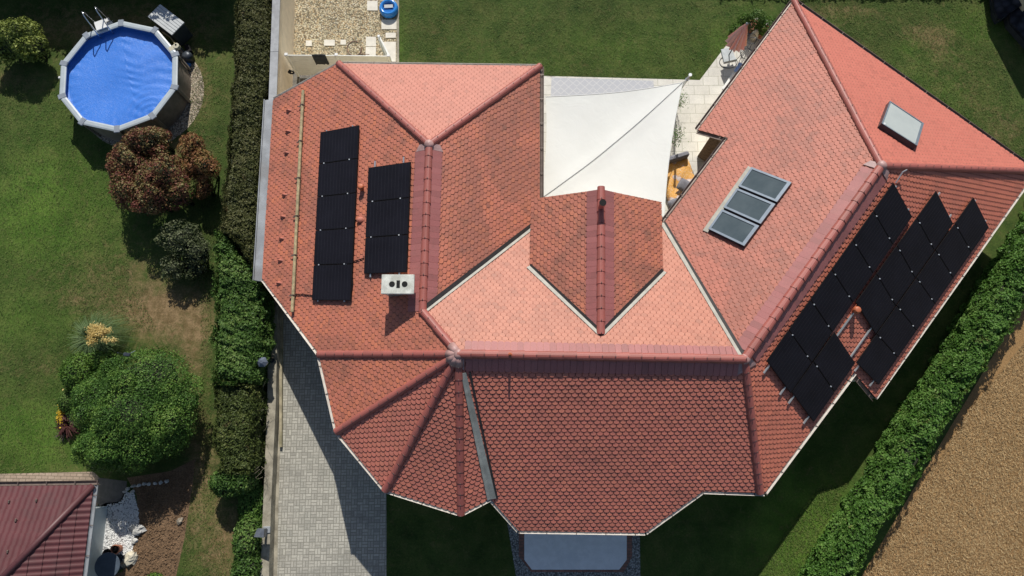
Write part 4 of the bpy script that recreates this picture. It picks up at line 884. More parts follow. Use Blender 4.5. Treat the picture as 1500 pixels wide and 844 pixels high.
blades(G(100, 632), 14, .5, .03, .1, M['leaf_heather'], t, 'dry_leaves', (math.radians(190), math.radians(260)), 5)
# ------------------------------------------------------------------ pool
pool = thing('swimming_pool', 'round above ground pool under a wrinkled blue cover', 'pool', Vector((pc.x, pc.y, 0)))
def pv(k, r, z): a = pang(k); return Vector((pc.x+r*math.cos(a), pc.y+r*math.sin(a), z))
for k in range(10):
    a, b = pv(k, PR-.01, RIMH), pv(k+1, PR-.01, RIMH); ai, bi = pv(k, PR-.23, RIMH), pv(k+1, PR-.23, RIMH)
    a, b, ai, bi = lerp(a, b, .035), lerp(b, a, .035), lerp(ai, bi, .035), lerp(bi, ai, .035); z = Vector((0, 0, .045))
    m1, m2 = lerp(a, ai, .25)+z*.4, lerp(b, bi, .25)+z*.4; m3, m4 = lerp(a, ai, .75)+z*.4, lerp(b, bi, .75)+z*.4
    mb = MB(); mb.add([a-z, b-z, a, b, m1, m2, m3, m4, ai, bi, ai-z, bi-z], [(0, 1, 3, 2), (2, 3, 5, 4), (4, 5, 7, 6), (6, 7, 9, 8), (8, 9, 11, 10), (10, 11, 1, 0)])
    mb.build('rim_rail', M['rail'], pool)
    mb = MB(); c = pv(k, PR-.12, RIMH+.0); an = pang(k); mb.box(c, .30, .22, .06, an, bev=.02); mb.build('rim_corner', M['railcap'], pool)
    mb = MB(); c = pv(k, PR-.06, RIMH/2); mb.box(c, .07, .13, RIMH-.03, an, bev=.01); mb.build('support_post', M['poolwall'], pool)
mb = MB(); n_ = 60
def rr_(a, r):                                                        # slightly polygonal wall
    return Vector((pc.x+r*math.cos(a), pc.y+r*math.sin(a), 0))
vs = [rr_(2*math.pi*k/n_, PR-.13) for k in range(n_)]+[rr_(2*math.pi*k/n_, PR-.13)+Vector((0, 0, RIMH-.02)) for k in range(n_)]
mb.add(vs, [(k, (k+1) % n_, n_+(k+1) % n_, n_+k) for k in range(n_)]); mb.build('pool_wall', M['poolwall'], pool, smooth=True)
# wrinkled cover
nr, na = 60, 200; vs = []; CR = PR-.14
for i in range(nr+1):
    r = CR*(i/nr)
    for j in range(na):
        a = 2*math.pi*j/na; x, y = r*math.cos(a), r*math.sin(a); q = i/nr
        z = RIMH-.24+.012*math.sin(x*2.1+y*1.3)+.010*math.sin(y*3.1-x)
        s_ = x*.96+y*.28-.25                                          # crease across the middle
        cr = math.exp(-abs(s_)/.28); z += .010*cr*math.sin(y*17+2*math.sin(y*3)+s_*5)*(1 if s_ > 0 else .35)
        z += .006*max(0, s_)*.8*math.sin((y*11-x*3)+1.5*math.sin(x*4)+math.sin(y*2)*2)*(q < .97)
        z += .014*max(0, q-.72)/.28*math.sin(a*38+3*math.sin(a*5)+r*2)*(.6+.4*math.sin(a*7))+.05*max(0, q-.93)/.07
        z += .007*max(0, q-.5)*math.sin(a*61+5*math.sin(a*9))
        z += .008*math.exp(-((x-.9)**2+(y+1.2)**2)/.5)*math.sin(math.hypot(x-1.3, y+1.6)*26)
        vs.append((pc.x+x, pc.y+y, z))
f = [(i*na+j, (i+1)*na+j, (i+1)*na+(j+1) % na, i*na+(j+1) % na) for i in range(nr) for j in range(na)]
mkmesh('pool_cover', vs, f, M['cover'], pool, smooth=True)
sk = G(258.5, 67.5, RIMH); mb = MB(); mb.cyl(sk-Vector((0, 0, .12)), .11, .16, 20); mb.box(lerp(sk, Vector((pc.x, pc.y, RIMH)), .08)-Vector((0, 0, .02)), .26, .22, .08, math.atan2(sk.y-pc.y, sk.x-pc.x), bev=.02); mb.build('skimmer', simple('ivory plastic', (.52, .48, .36), .4, .05), pool)
p = G(87.5, 114, 1.0); mb = MB(); mb.box(p, .08, .1, .08, bev=.015); mb.build('inlet_valve', M['plasticw'], pool)
# ladder
lc = G(150, 40, RIMH); o_ = Vector((lc.x-pc.x, lc.y-pc.y, 0)).normalized(); td = Vector((-o_.y, o_.x, 0)); lc = Vector((pc.x, pc.y, 0))+o_*(PR*math.cos(math.pi/10)-.10)
lad = thing('pool_ladder', 'steel ladder with white platform at the upper left pool rim', 'ladder', Vector((lc.x, lc.y, 0))+o_*.4)
for s in (-.25, .25):
    pts = [lc+o_*.75+td*s, lc+o_*.50+td*s+Vector((0, 0, 1.2)), lc+o_*.47+td*s+Vector((0, 0, 1.75)), lc+o_*.38+td*s+Vector((0, 0, 1.9)), lc+o_*.22+td*s+Vector((0, 0, 1.86)), lc+o_*.05+td*s+Vector((0, 0, 1.5)), lc-o_*.12+td*s+Vector((0, 0, 1.22)), lc-o_*.18+td*s+Vector((0, 0, .95))]
    mb = MB(); mb.tube(pts, .022, 8); mb.build('handrail', M['chrome'], lad, smooth=True)
mb = MB(); mb.box(lc+o_*.16+Vector((0, 0, 1.22)), .40, .44, .04, math.atan2(o_.y, o_.x), bev=.015); mb.build('platform', M['plasticw'], lad)
for k in range(3): mb = MB(); mb.box(lc+o_*(.70-.06*k)+Vector((0, 0, .3+.28*k)), .14, .5, .03, math.atan2(o_.y, o_.x)); mb.build('step', M['plasticw'], lad)
# deck box
q = GP([(216, 24.6), (234, 5.4), (269.4, 32.4), (252, 51.6)], .9); c = sum(q, Vector())/4; ang = math.atan2(q[2].y-q[1].y, q[2].x-q[1].x); lw, ld = (q[2]-q[1]).length, (q[1]-q[0]).length
t = thing('storage_box', 'pale slatted lidded storage box behind the pool', 'storage box', Vector((c.x, c.y, 0)))
mb = MB(); mb.box((c.x, c.y, .42), lw-.08, ld-.08, .84, ang, bev=.02); mb.build('body', M['boxd'], t)
lid = MB(); R = Matrix.Rotation(ang, 3, 'Z')
for k in range(6):
    off = R@Vector((0, (k-2.5)*ld/6, 0)); lid.box(Vector((c.x, c.y, .87))+off, lw, ld/6-.012, .05, ang, bev=.008)
lid.box((c.x, c.y, .85), lw-.03, ld-.03, .03, ang); lid.build('lid', M['boxw'], t)
# filter pump
p = G(279, 88, .0); t = thing('filter_pump', 'dark pool filter pump with hose on the gravel ring', 'pump', p)
mb = MB(); mb.lathe(p, [(.0, 0), (.19, 0), (.20, .3), (.17, .38), (.08, .42), (0, .42)], 18); mb.build('tank', M['darkmetal'], t, smooth=True)
mb = MB(); mb.box(p+Vector((-.05, .38, .14)), .2, .38, .22, .5, bev=.03); mb.build('motor', M['black'], t)
mb = MB(); mb.tube([p+Vector((-.05, .1, .35)), p+Vector((-.25, .3, .55)), lerp(p, sk, .8)+Vector((0, 0, .3)), sk-Vector((0, 0, .2))], .03, 8); mb.build('hose', M['darkmetal'], t, smooth=True)
mb = MB(); mb.tube([G(238, 47, .5), G(250, 55, .5), G(256, 64, .7)], .025, 8); tag(mb.build('pool_hose', simple('tan hose', (.28, .24, .13), .5), None), 'tan hose curving round the pool rim to the skimmer', 'hose')
p = G(276, 93); mb = MB(); mb.blob(p+Vector((0, 0, .05)), .14, .2, .06, 2, .4, 14, 8); tag(mb.build('plastic_bag', M['vinyl'], None, None, True), 'small crumpled light blue plastic bag on the pool gravel', 'bag')
# ------------------------------------------------------------------ boundary wall, fence, gate
bw = thing('boundary_wall', 'cream rendered garden wall with grey coping beside the pebble yard', 'wall', G(430, 60))
Hh = 1.8; a0, a1 = G(411, -40, Hh), G(404.5, 142, Hh); a0.z = a1.z = 0; d = (a1-a0).normalized(); o_ = Vector((d.y, -d.x, 0)); o_ = o_ if o_.x < 0 else -o_
q = [a0, a1+d*.3, a1+d*.3+o_*.22, a0+o_*.22]
mb = MB(); mb.ext(q, Hh-.04); mb.build('wall', M['wall'], bw)
for t0, t1 in ((0, .645), (.648, 1.05)):
    mb = MB(); z = Vector((0, 0, Hh-.04)); c0, c1 = lerp(a0, a1, t0), lerp(a0, a1, t1); mb.ext([c0-o_*.02+z, c1-o_*.02+z, c1+o_*.27+z, c0+o_*.27+z], .05); mb.build('coping', M['cap'], bw)
fz = 1.55; fp = [G(419, 80, fz), G(492.5, 80.5, fz), G(569, 81.5, fz)]
for p in fp: p.z = 0
fence = thing('garden_fence', 'pale grey slatted fence with white post caps above the pebble yard', 'fence', fp[1])
for a, b in ((0, 1), (1, 2)):
    A, B = fp[a], fp[b]; d = (B-A).normalized(); nn = Vector((d.y, -d.x, 0)); mb = MB()
    for k in range(10): z = .1+k*.145; mb.prism([A+d*.06+Vector((0, 0, z)), B-d*.06+Vector((0, 0, z)), B-d*.06+nn*.03+Vector((0, 0, z)), A+d*.06+nn*.03+Vector((0, 0, z))], [A+d*.06+nn*.004+Vector((0, 0, z+.138)), B-d*.06+nn*.004+Vector((0, 0, z+.138)), B-d*.06+nn*.03+Vector((0, 0, z+.138)), A+d*.06+nn*.03+Vector((0, 0, z+.138))])
    mb.build('fence_panel', M['fence'], fence)
for p in fp:
    mb = MB(); mb.box(p+Vector((0, 0, fz/2)), .09, .09, fz, bev=.008); po = mb.build('fence_post', M['fence'], fence)
    mb = MB(); mb.box(p+Vector((0, 0, fz+.01)), .13, .13, .05, bev=.02); mb.build('post_cap', M['plasticw'], po)
g0, g1 = fp[2], G(555, 54, fz); g1.z = 0; gate = thing('garden_gate', 'narrow grey gate leaf standing open at the end of the fence', 'gate', g0)
d = (g1-g0).normalized(); nn = Vector((d.y, -d.x, 0)); mb = MB()
for k in range(10): z = .1+k*.145; mb.ext([g0+d*.08+Vector((0, 0, z)), g1+Vector((0, 0, z)), g1+nn*.05+Vector((0, 0, z)), g0+d*.08+nn*.05+Vector((0, 0, z))], .132)
mb.build('gate_leaf', M['fence'], gate); mb = MB(); mb.box(g1+Vector((0, 0, 1.62/2)), .09, .09, 1.62, bev=.01); mb.build('gate_stile', M['alu'], gate)
# towel on the fence
A, B = G(457, 80.2, fz), G(477, 80.2, fz); mb = MB(); n_ = 9
vs = []
for j in range(4):
    for i in range(n_):
        p = lerp(A, B, i/(n_-1)); dz = (.03, .0, -.35, -.62+.09*abs(math.sin(i*1.3)))[j]; vs.append(Vector((p.x, p.y-(.0, .05, .06, .07)[j]-.01*math.sin(i*2.), fz+dz)))
mb.add(vs, [(j*n_+i, (j+1)*n_+i, (j+1)*n_+i+1, j*n_+i+1) for j in range(3) for i in range(n_-1)])
o = tag(mb.build('towel', M['towel'], None, None, True), 'dark towel hung over the grey fence panel', 'towel'); sm = o.modifiers.new('t', 'SOLIDIFY'); sm.thickness = .015
p = G(426.5, 106, .9); mb = MB(); mb.tube([p+Vector((.10*math.cos(a), 0, .10*math.sin(a))) for a in [k*.52 for k in range(13)]], .03, 6); mb.box(p+Vector((-.05, .03, 0)), .06, .1, .12); tag(mb.build('wall_lamp', M['black'], None), 'small dark round lamp on the cream wall below the fence', 'lamp')
# slabs in the pebble yard
slabs = [((448.3, 60), (457, 60), (457, 68), (448.3, 68)), ((475, 59), (490.7, 59), (490.7, 67.5), (475, 67.5)), ((499, 59), (507, 59), (507, 66), (499, 66)), ((536.3, 54.7), (551, 54.7), (551, 68.4), (536.3, 68.4)), ((536, 69.4), (551, 69.4), (550.5, 83), (535.7, 83)),
         ((561, 62), (580, 62), (580, 91), (563, 91)), ((565, 48.7), (580, 48.7), (580, 56), (565, 56)), ((559, 29.6), (581, 29.6), (581, 43.4), (559, 43.4)), ((538, 2), (553.3, 2), (553.4, 16), (538, 16))]
sl_lab = ['smallest square slab, leftmost in the pebble yard', 'oblong slab between two small squares in the pebbles', 'small square slab left of the coiled hose', 'square slab right of the coiled hose, upper of two', 'square slab touching the fence, right of the hose', 'tall pale slab behind the open gate leaf', 'small oblong slab above the gate end', 'wide shaded slab just below the blue paddling pool', 'square slab left of the blue paddling pool']
for q, l in zip(slabs, sl_lab): mb = MB(); mb.ext([Vector((p.x, p.y, .005)) for p in GP(q)], .03); tag(mb.build('stepping_slab', M['slabw'], None), l, 'paving slab', 'stepping slabs in the pebble yard')
mb = MB(); pts = []
for k in range(40): a = k/39*math.pi*1.75+1.0; pts.append(G(519+10.5*math.cos(a), 71-9.5*math.sin(a)*1.1, .02+.0005*k))
pts += [G(528, 79, .03), G(541, 80, .03)]
mb.tube(pts, .016, 6); tag(mb.build('garden_hose', M['hose'], None), 'thin brown hose coiled on the pebbles by the fence', 'hose')
# paddling pool
p = G(569, 11, .25); p.z = 0; t = thing('paddling_pool', 'small round blue inflatable pool at the top edge of the yard', 'paddling pool', p)
mb = MB(); K = 40; vs = []
for i in range(K):
    a = 2*math.pi*i/K; R_ = .30
    for j in range(10):
        b = 2*math.pi*j/10; rr2 = .085*(1+.10*math.sin(a*20)); vs.append(p+Vector(((R_+rr2*math.cos(b))*math.cos(a), (R_+rr2*math.cos(b))*math.sin(a), .16+.17*math.sin(b)*(1+.05*math.sin(a*20)))))
mb.add(vs, [(i*10+j, ((i+1) % K)*10+j, ((i+1) % K)*10+(j+1) % 10, i*10+(j+1) % 10) for i in range(K) for j in range(10)]); mb.build('inflated_ring', M['vinyl'], t, smooth=True)
mb = MB(); mb.cyl(p+Vector((0, 0, .02)), .28, .18, 32); mb.build('water', M['water'], t)
mb = MB(); mb.box(p+Vector((0, .06, .235)), .36, .16, .03, .05, bev=.008); tag(mb.build('float_board', simple('grey board', (.38, .40, .42), .5, .1), None), 'small grey board lying across the blue paddling pool', 'board')
# ------------------------------------------------------------------ terrace
q = GP([(808, 113.5), (957, 118.5), (960, 150), (806, 150)], .012); mb = MB(); mb.ext([Vector((p.x, p.y, .006)) for p in q], .012); tag(mb.build('outdoor_rug', M['rug'], None), 'pale grey rug with wavy honeycomb lines beside the white sail', 'rug')
TR, TLc, BL, BR = G(1000, 121, 2.6), G(799, 142, 2.75), G(791, 292, 2.75), G(973, 318, 2.75)
n_ = 24; vs = []; 
for j in range(n_+1):
    for i in range(n_+1):
        s, t_ = i/n_, j/n_
        ed = .028*(4*s*(1-s)); ed2 = .04*(4*t_*(1-t_))
        s2 = s+(.5-s)*2*ed2*.6; t2 = t_+(.5-t_)*2*ed*.9
        p = bil([TLc, TR, BR, BL], s2, t2); dg = abs((s+t_)-1); sag = .12*(4*s*(1-s))*(4*t_*(1-t_))
        p = p+Vector((0, 0, -sag+.05*math.exp(-(dg/.06)**2*.5)*(4*s*(1-s))))
        p.z += .012*math.sin(9*(s-t_)+3*s*t_)
        vs.append(p)
f = [(j*(n_+1)+i, (j+1)*(n_+1)+i, (j+1)*(n_+1)+i+1, j*(n_+1)+i+1) for j in range(n_) for i in range(n_)]
sail = thing('shade_sail', 'large white square shade sail stretched over the terrace', 'shade sail', (TLc+BR)*.5-Vector((0, 0, 2.7)))
mkmesh('sail_cloth', vs, f, M['sail'], sail, smooth=True)
mb = MB(); mb.tube([Vector(vs[j*(n_+1)+(n_-j)])+Vector((0, 0, .015)) for j in range(n_+1)], .010, 6); mb.build('seam_rope', simple('grey rope', (.30, .31, .32), .6, .1), sail)
mb = MB()
for row in (range(0, n_+1), [i*(n_+1)+n_ for i in range(n_+1)]): mb.tube([Vector(vs[k])+Vector((0, 0, .0)) for k in row], .014, 5)
mb.build('hem', M['sail'], sail)
sp = G(1011, 110, 3.0); sb = G(990, 141, .0)
t = thing('sail_pole', 'leaning steel pole holding the upper right sail corner', 'pole', sb)
mb = MB(); mb.tube([sb, sp], .045, 12); mb.build('shaft', M['alu'], t, smooth=True); mb = MB(); mb.cyl(sp-Vector((0, 0, .02)), .058, .05, 16); mb.build('cap', M['alu'], t)
mb = MB(); pp = lerp(sb, sp, .80); mb.tube([pp, TR], .01, 5); mb.cyl(pp-Vector((0, 0, .02)), .07, .05, 12); mb.build('tensioner', M['chrome'], t)
# parasol
pb = G(1067, 82); pt_ = G(1093, 36, 1.95); para = thing('parasol', 'closed pink striped parasol on a square base', 'parasol', pb)
bq = [G(x, y) for x, y in ((1055.5, 73.5), (1070, 71), (1078, 88), (1060, 92))]; mb = MB(); mb.ext(bq, .06); mb.build('base', simple('pale granite base', (.46, .50, .52), .6, .1), para)
mb = MB(); mb.tube([pb, lerp(pb, pt_, 1.0)+Vector((0, 0, .05))], .022, 8); mb.build('pole', M['darkmetal'], para)
mb = MB(); K = 24; vs = []; dirn = (pt_-pb).normalized(); prof = [(0, .0), (.05, .04), (.15, .36), (.24, .78), (.35, 1.25)]
for r, dd in prof:
    for k in range(K):
        a = 2*math.pi*k/K; rad = r*(1+.22*(1 if k % 2 else -1)*(r > .04)); vs.append(pt_+Vector((-.0, -.02, 0))*dd-Vector((0, 0, dd))+Vector((rad*math.cos(a), rad*math.sin(a), (.05 if (k % 2 and r > .25) else 0))))
for i in range(len(prof)-1):
    for k in range(K): mb.add(vs, [(i*K+k, (i+1)*K+k, (i+1)*K+(k+1) % K, i*K+(k+1) % K)], 0, (k*7 % 5)/5+.1)
mb.build('canopy', M['stripe'], para)
mb = MB(); mb.blob(pt_+Vector((0, 0, .06)), .04, .04, .05, 1, 0, 10, 6); mb.build('finial', M['railcap'], para)
# wire chairs
def wire_chair(x, y, rz, lab):
    p = G(x, y); t = thing('wire_chair', lab, 'chair', p, 'round wire garden chairs'); R = Matrix.Rotation(rz, 3, 'Z')
    circ = lambda c, r, n=20, tilt=0: [p+R@(Vector(c)+Vector((r*math.cos(2*math.pi*k/n), r*math.sin(2*math.pi*k/n)*math.cos(tilt), r*math.sin(2*math.pi*k/n)*math.sin(tilt)))) for k in range(n+1)]
    mb = MB(); mb.tube(circ((0, 0, .45), .24), .012, 6)
    for k in range(7): s = -.18+k*.06; l = math.sqrt(max(0, .24**2-s*s)); mb.tube([p+R@Vector((s, -l, .45)), p+R@Vector((s, l, .45))], .004, 4)
    mb.build('seat', M['darkmetal'], t)
    mb = MB(); mb.tube(circ((0, .30, .75), .27, 20, math.radians(70)), .012, 6); mb.tube([p+R@Vector((-.1, .26, .5)), p+R@Vector((-.12, .38, 1.0))], .005, 4); mb.tube([p+R@Vector((.1, .26, .5)), p+R@Vector((.12, .38, 1.0))], .005, 4); mb.build('backrest', M['darkmetal'], t)
    for sx, sy in ((1, 1), (1, -1), (-1, 1), (-1, -1)): mb = MB(); mb.tube([p+R@Vector((.16*sx, .16*sy, .45)), p+R@Vector((.22*sx, .22*sy, 0))], .011, 6); mb.build('leg', M['darkmetal'], t)
wire_chair(1088, 88, -.6, 'round wire chair near the roof edge, right of the parasol base')
wire_chair(1094, 66, .9, 'wire chair nearest the potted plants behind the parasol')
mb = MB(); mb.tube([G(1067+13*math.cos(a), 91+9*math.sin(a), .02) for a in [k*.25 for k in range(26)]], .012, 6); tag(mb.build('hoop', M['darkmetal'], None), 'thin dark hoop lying on the tiles around the parasol base', 'hoop')
# lounger under roof edge
c = G(1076, 114, .35); t = thing('sun_lounger', 'white and blue lounger half hidden under the roof edge', 'sun lounger', Vector((c.x, c.y, 0))); A_ = math.atan2(44, 30)
R = Matrix.Rotation(A_, 3, 'Z')
mb = MB(); mb.box(Vector((c.x, c.y, .36))+R@Vector((-.28, -.1, 0)), .9, .55, .07, A_, bev=.03); mb.build('mattress', M['plasticw'], t)
mb = MB(); mb.box(Vector((c.x, c.y, .42))+R@Vector((.42, -.1, 0)), .45, .56, .10, A_, bev=.03); mb.build('cushion', simple('blue cushion', (.22, .34, .62), .8, .1), t)
for sx in (-1, 1):
    for sy in (-1, 1): mb = MB(); mb.tube([Vector((c.x, c.y, .34))+R@Vector((.55*sx-.05, .2*sy-.1, 0)), Vector((c.x, c.y, 0))+R@Vector((.6*sx-.05, .22*sy-.1, 0))], .016, 6); mb.build('leg', M['alu'], t)
mb = MB(); c2 = G(1060, 133, .5); mb.tube([c2+Vector((-.02, -.3, -.5)), c2+Vector((-.1, -.25, 0)), c2+Vector((.0, .0, .1)), c2+Vector((.3, .3, .1))], .014, 6); mb.build('armrest', M['darkmetal'], t)
# potted plants at the terrace end
def potted(x, y, lab, mat, r=.18, hgt=.45, n=900, pot='terracotta', size=.08, els=None, group='potted plants on the terrace'):
    p = G(x, y); t = thing('potted_plant', lab, 'potted plant', p, group)
    mb = MB(); mb.lathe(p, [(0, 0), (r*.7, 0), (r, .30), (r*1.08, .31), (r*1.08, .34), (r*.92, .34), (r*.9, .28), (0, .28)], 18); mb.build('pot', M[pot], t, smooth=False)
    e = els or [(p.x, p.y, .34+hgt*.5, r*1.6, r*1.6, hgt*.6)]
    P, Nn = ellip_pts(e, n, low=-.8, lump=.2, depth=.7); leafmesh('foliage', P, Nn, size, M[mat], t, .5); return t
potted(1100, 44, 'bushy green potted plant behind the closed parasol', 'leaf_hedge_green', .24, .7, 3200)
potted(1115, 52, 'potted green shrub touching the east roof edge', 'leaf_lime', .26, .6, 3200)
shrub('border_plant', 'low green plants on the lawn edge behind the parasol', 'plant', [E(1080, 44, .15, .30, .25, .16), E(1092, 30, .18, .28, .25, .18)], M['leaf_lime'], 1200, .07)
c = G(1105, 52, .25); mb = MB(); mb.lathe(Vector((c.x, c.y, 0)), [(0, 0), (.12, 0), (.16, .25), (.10, .5), (.06, .62), (0, .62)], 14); tag(mb.build('stone_vase', M['beige'], None, None, True), 'slender cream stone vase between the two potted plants', 'vase')
def slim_plant(x, y, lab):
    p = G(x, y); t = thing('slim_plant', lab, 'plant', p, 'slim plants beside the sail'); mb = MB()
    for k in range(7): a = k*.9; mb.tube([p, p+Vector((.12*math.cos(a), .12*math.sin(a), .5)), p+Vector((.22*math.cos(a), .22*math.sin(a), .95))], .006, 4)
    mb.build('stems', M['bark'], t); P = np.array([p+Vector((random.gauss(0, .14), random.gauss(0, .2), random.uniform(.4, 1.1))) for _ in range(260)]); leafmesh('leaves', P, np.tile([0, 0, 1.], (len(P), 1)), .055, M['leaf_bush'], t, .5)
slim_plant(990, 160, 'sparse slim plant below the sail pole'); slim_plant(985, 212, 'sparse plant at the sail edge above the daybed')
# daybed
c = G(996, 262, .4); A_ = math.radians(18); R = Matrix.Rotation(A_, 3, 'Z'); c0 = Vector((c.x, c.y, 0))
t = thing('daybed', 'grey daybed spread with an orange floral throw', 'daybed', c0)
mb = MB(); mb.box(c0+Vector((0, 0, .17)), 1.25, 1.75, .26, A_, bev=.03); mb.build('frame', M['cushion'], t)
mb = MB(); mb.box(c0+R@Vector((0, .80, .42)), 1.25, .20, .46, A_, bev=.05); mb.build('backrest', M['cushion'], t)
mb = MB(); nn_ = 22; vs = []
for j in range(nn_+1):
    for i in range(nn_+1):
        x, y = -.66+1.32*i/nn_, -.9+1.62*j/nn_; e = max(0, abs(x)-.6)*2.5
        vs.append(c0+R@Vector((x, y, .335+.02*math.sin(x*7+y*3)+.018*math.sin(y*9-x*4)+.03*math.exp(-((x-y*.5-.1)/.05)**2)-e)))
mb.add(vs, [(j*(nn_+1)+i, j*(nn_+1)+i+1, (j+1)*(nn_+1)+i+1, (j+1)*(nn_+1)+i) for j in range(nn_) for i in range(nn_)])
o = tag(mb.build('throw_blanket', M['throw'], None, None, True), 'orange floral throw spread over the grey daybed', 'throw')
def pillow(x, y, z, s, rz, lab, tilt=.3):
    c = G(x, y, z); mb = MB(); n2 = 10; R = Matrix.Rotation(rz, 3, 'Z')@Matrix.Rotation(tilt, 3, 'X'); vs = []
    for sg in (1, -1):
        for j in range(n2+1):
            for i in range(n2+1):
                u, v = i/n2*2-1, j/n2*2-1; vs.append(c+R@Vector((u*s*.5*(1-.06*v*v), v*s*.5*(1-.06*u*u), sg*.09*(1-u**4)*(1-v**4))))
    k = (n2+1)**2; fs = [(b+j*(n2+1)+i, b+j*(n2+1)+i+1, b+(j+1)*(n2+1)+i+1, b+(j+1)*(n2+1)+i) for b in (0, k) for j in range(n2) for i in range(n2)]
    mb.add(vs, fs); tag(mb.build('scatter_cushion', M['cushion'], None, None, True), lab, 'cushion', 'grey cushions on the daybed')
pillow(1002, 272, .55, .46, -.55, 'upper grey cushion lying on the orange throw'); pillow(987, 300, .5, .42, .4, 'lower grey cushion at the foot of the orange throw')
# log store in the corner
c = G(1049, 211, .8); t = thing('log_stack', 'small stack of cut logs in the corner under the east roof', 'logs', Vector((c.x, c.y, 0)))
for i in range(48):
    mb = MB(); p = Vector((c.x-.30+.13*(i % 6)+random.uniform(-.02, .02), c.y-.25+random.uniform(-.06, .06), .07+.12*(i//6))); mb.tube([p, p+Vector((.1, .4, 0))], .06, 8); mb.build('log', M['wood'] if i % 3 else M['bark'], t)
# ------------------------------------------------------------------ driveway wall, kerb, lanterns
mb = MB(); top = [(393, 440), (391.5, 590), (385.5, 740), (380, 860), (378, 1000), (391, 1000), (393.3, 860), (397, 740), (404, 590), (407, 440)]
P = GP(top, .45); mb.ext([Vector((p.x, p.y, 0)) for p in P], .45)
tag(mb.build('low_wall', M['kerb'], None), 'low weathered concrete wall along the left edge of the driveway', 'wall')
q = GP([(409.5, 415), (413.5, 415), (412.6, 655), (408.8, 655)], .14); mb = MB(); mb.ext([Vector((p.x, p.y, 0)) for p in q], .14); tag(mb.build('edging_beam', M['kerb2'], None), 'long mossy edging beam beside the low wall, ending halfway down the drive', 'edging')
P = []
for k in range(900):
    s = random.random(); x = 404.5-(8 if s > .5 else 8)*s+random.gauss(0, 1.2); y = 540+s*300
    if math.sin(y*.09)+math.sin(y*.23) > .2: P.append(G(407-11.5*s+random.gauss(0, .9), y, .03+random.random()*.05))
P = np.array(P); tag(leafmesh('wall_weeds', P, np.tile([0, 0, 1.], (len(P), 1)), .07, M['leaf_lime'], None), 'little green weeds in the joint between low wall and driveway', 'weeds', kind='stuff')
# lantern 1
b0 = G(399, 528, .45); hd = G(384.5, 530.5, 1.45); t = thing('garden_lantern', 'hexagonal glass lantern on a bent post by the hedge', 'lantern', b0, 'lanterns on the low wall')
mb = MB(); hx = Vector((hd.x+.0, hd.y, 0)); mb.tube([b0, b0+Vector((0, 0, .75)), lerp(b0+Vector((0, 0, .95)), hd, .5), hd+Vector((0, 0, .12))], [.05, .035, .03, .02], 8); mb.cyl(b0, .085, .05, 12); mb.build('post', M['darkmetal'], t, smooth=True)
mb = MB(); mb.cyl(hd-Vector((0, 0, .28)), .10, .30, 6, r2=.15); mb.build('lantern_glass', simple('frosted lamp glass', (.30, .34, .40), .2, .1), t)
mb = MB(); mb.cyl(hd+Vector((0, 0, .02)), .19, .10, 6, r2=.06); mb.build('lamp_hood', simple('blue grey hood', (.10, .12, .16), .4, .2), t)
# lantern 2
b0 = G(391, 776, .45); t = thing('garden_lantern', 'low box shaped lamp with slanted lid on the wall', 'lantern', b0, 'lanterns on the low wall')
mb = MB(); mb.box(b0+Vector((0, 0, .02)), .24, .22, .04, .05, bev=.01); mb.build('base_plate', M['gutgrey'], t)
mb = MB(); mb.tube([b0, b0+Vector((0, 0, .55))], .04, 8); mb.build('post', M['darkmetal'], t)
q = [(-.20, -.13, 0), (.17, -.13, 0), (.17, .13, 0), (-.10, .13, 0)]; c = b0+Vector((0, -.02, .50)); mb = MB(); mb.prism([c+Vector(p) for p in q], [c+Vector((p[0], p[1], .20+p[0]*.35)) for p in q]); mb.build('lamp_head', simple('grey lamp head', (.13, .145, .17), .4, .2), t)
# small garden light at the round bush
p = G(186, 521, .0); hd = G(187, 520, 1.6); t = thing('garden_light', 'small black spotlight standing at the top of the round bush', 'light', Vector((hd.x, hd.y, 0)))
mb = MB(); mb.tube([Vector((hd.x, hd.y, 0)), Vector((hd.x, hd.y, 2.2))], .02, 6); mb.build('stake', M['darkmetal'], t)
hd = G(186, 519.5, 2.25); mb = MB(); mb.box(hd, .22, .12, .10, -.1, bev=.02); mb.build('lamp_head', M['darkmetal'], t); mb = MB(); mb.tube([hd+Vector((.12, .05, 0)), hd+Vector((.28, .12, .05))], .012, 6); mb.build('bracket', M['alu'], t)
# ------------------------------------------------------------------ garage bottom left
t = thing('garage', 'garage with burgundy hipped sheet tile roof at the lower left', 'garage', G(20, 830))
GE = 2.35; NE_ = G(137, 711, GE); ang = 0
rise = math.tan(math.radians(22))
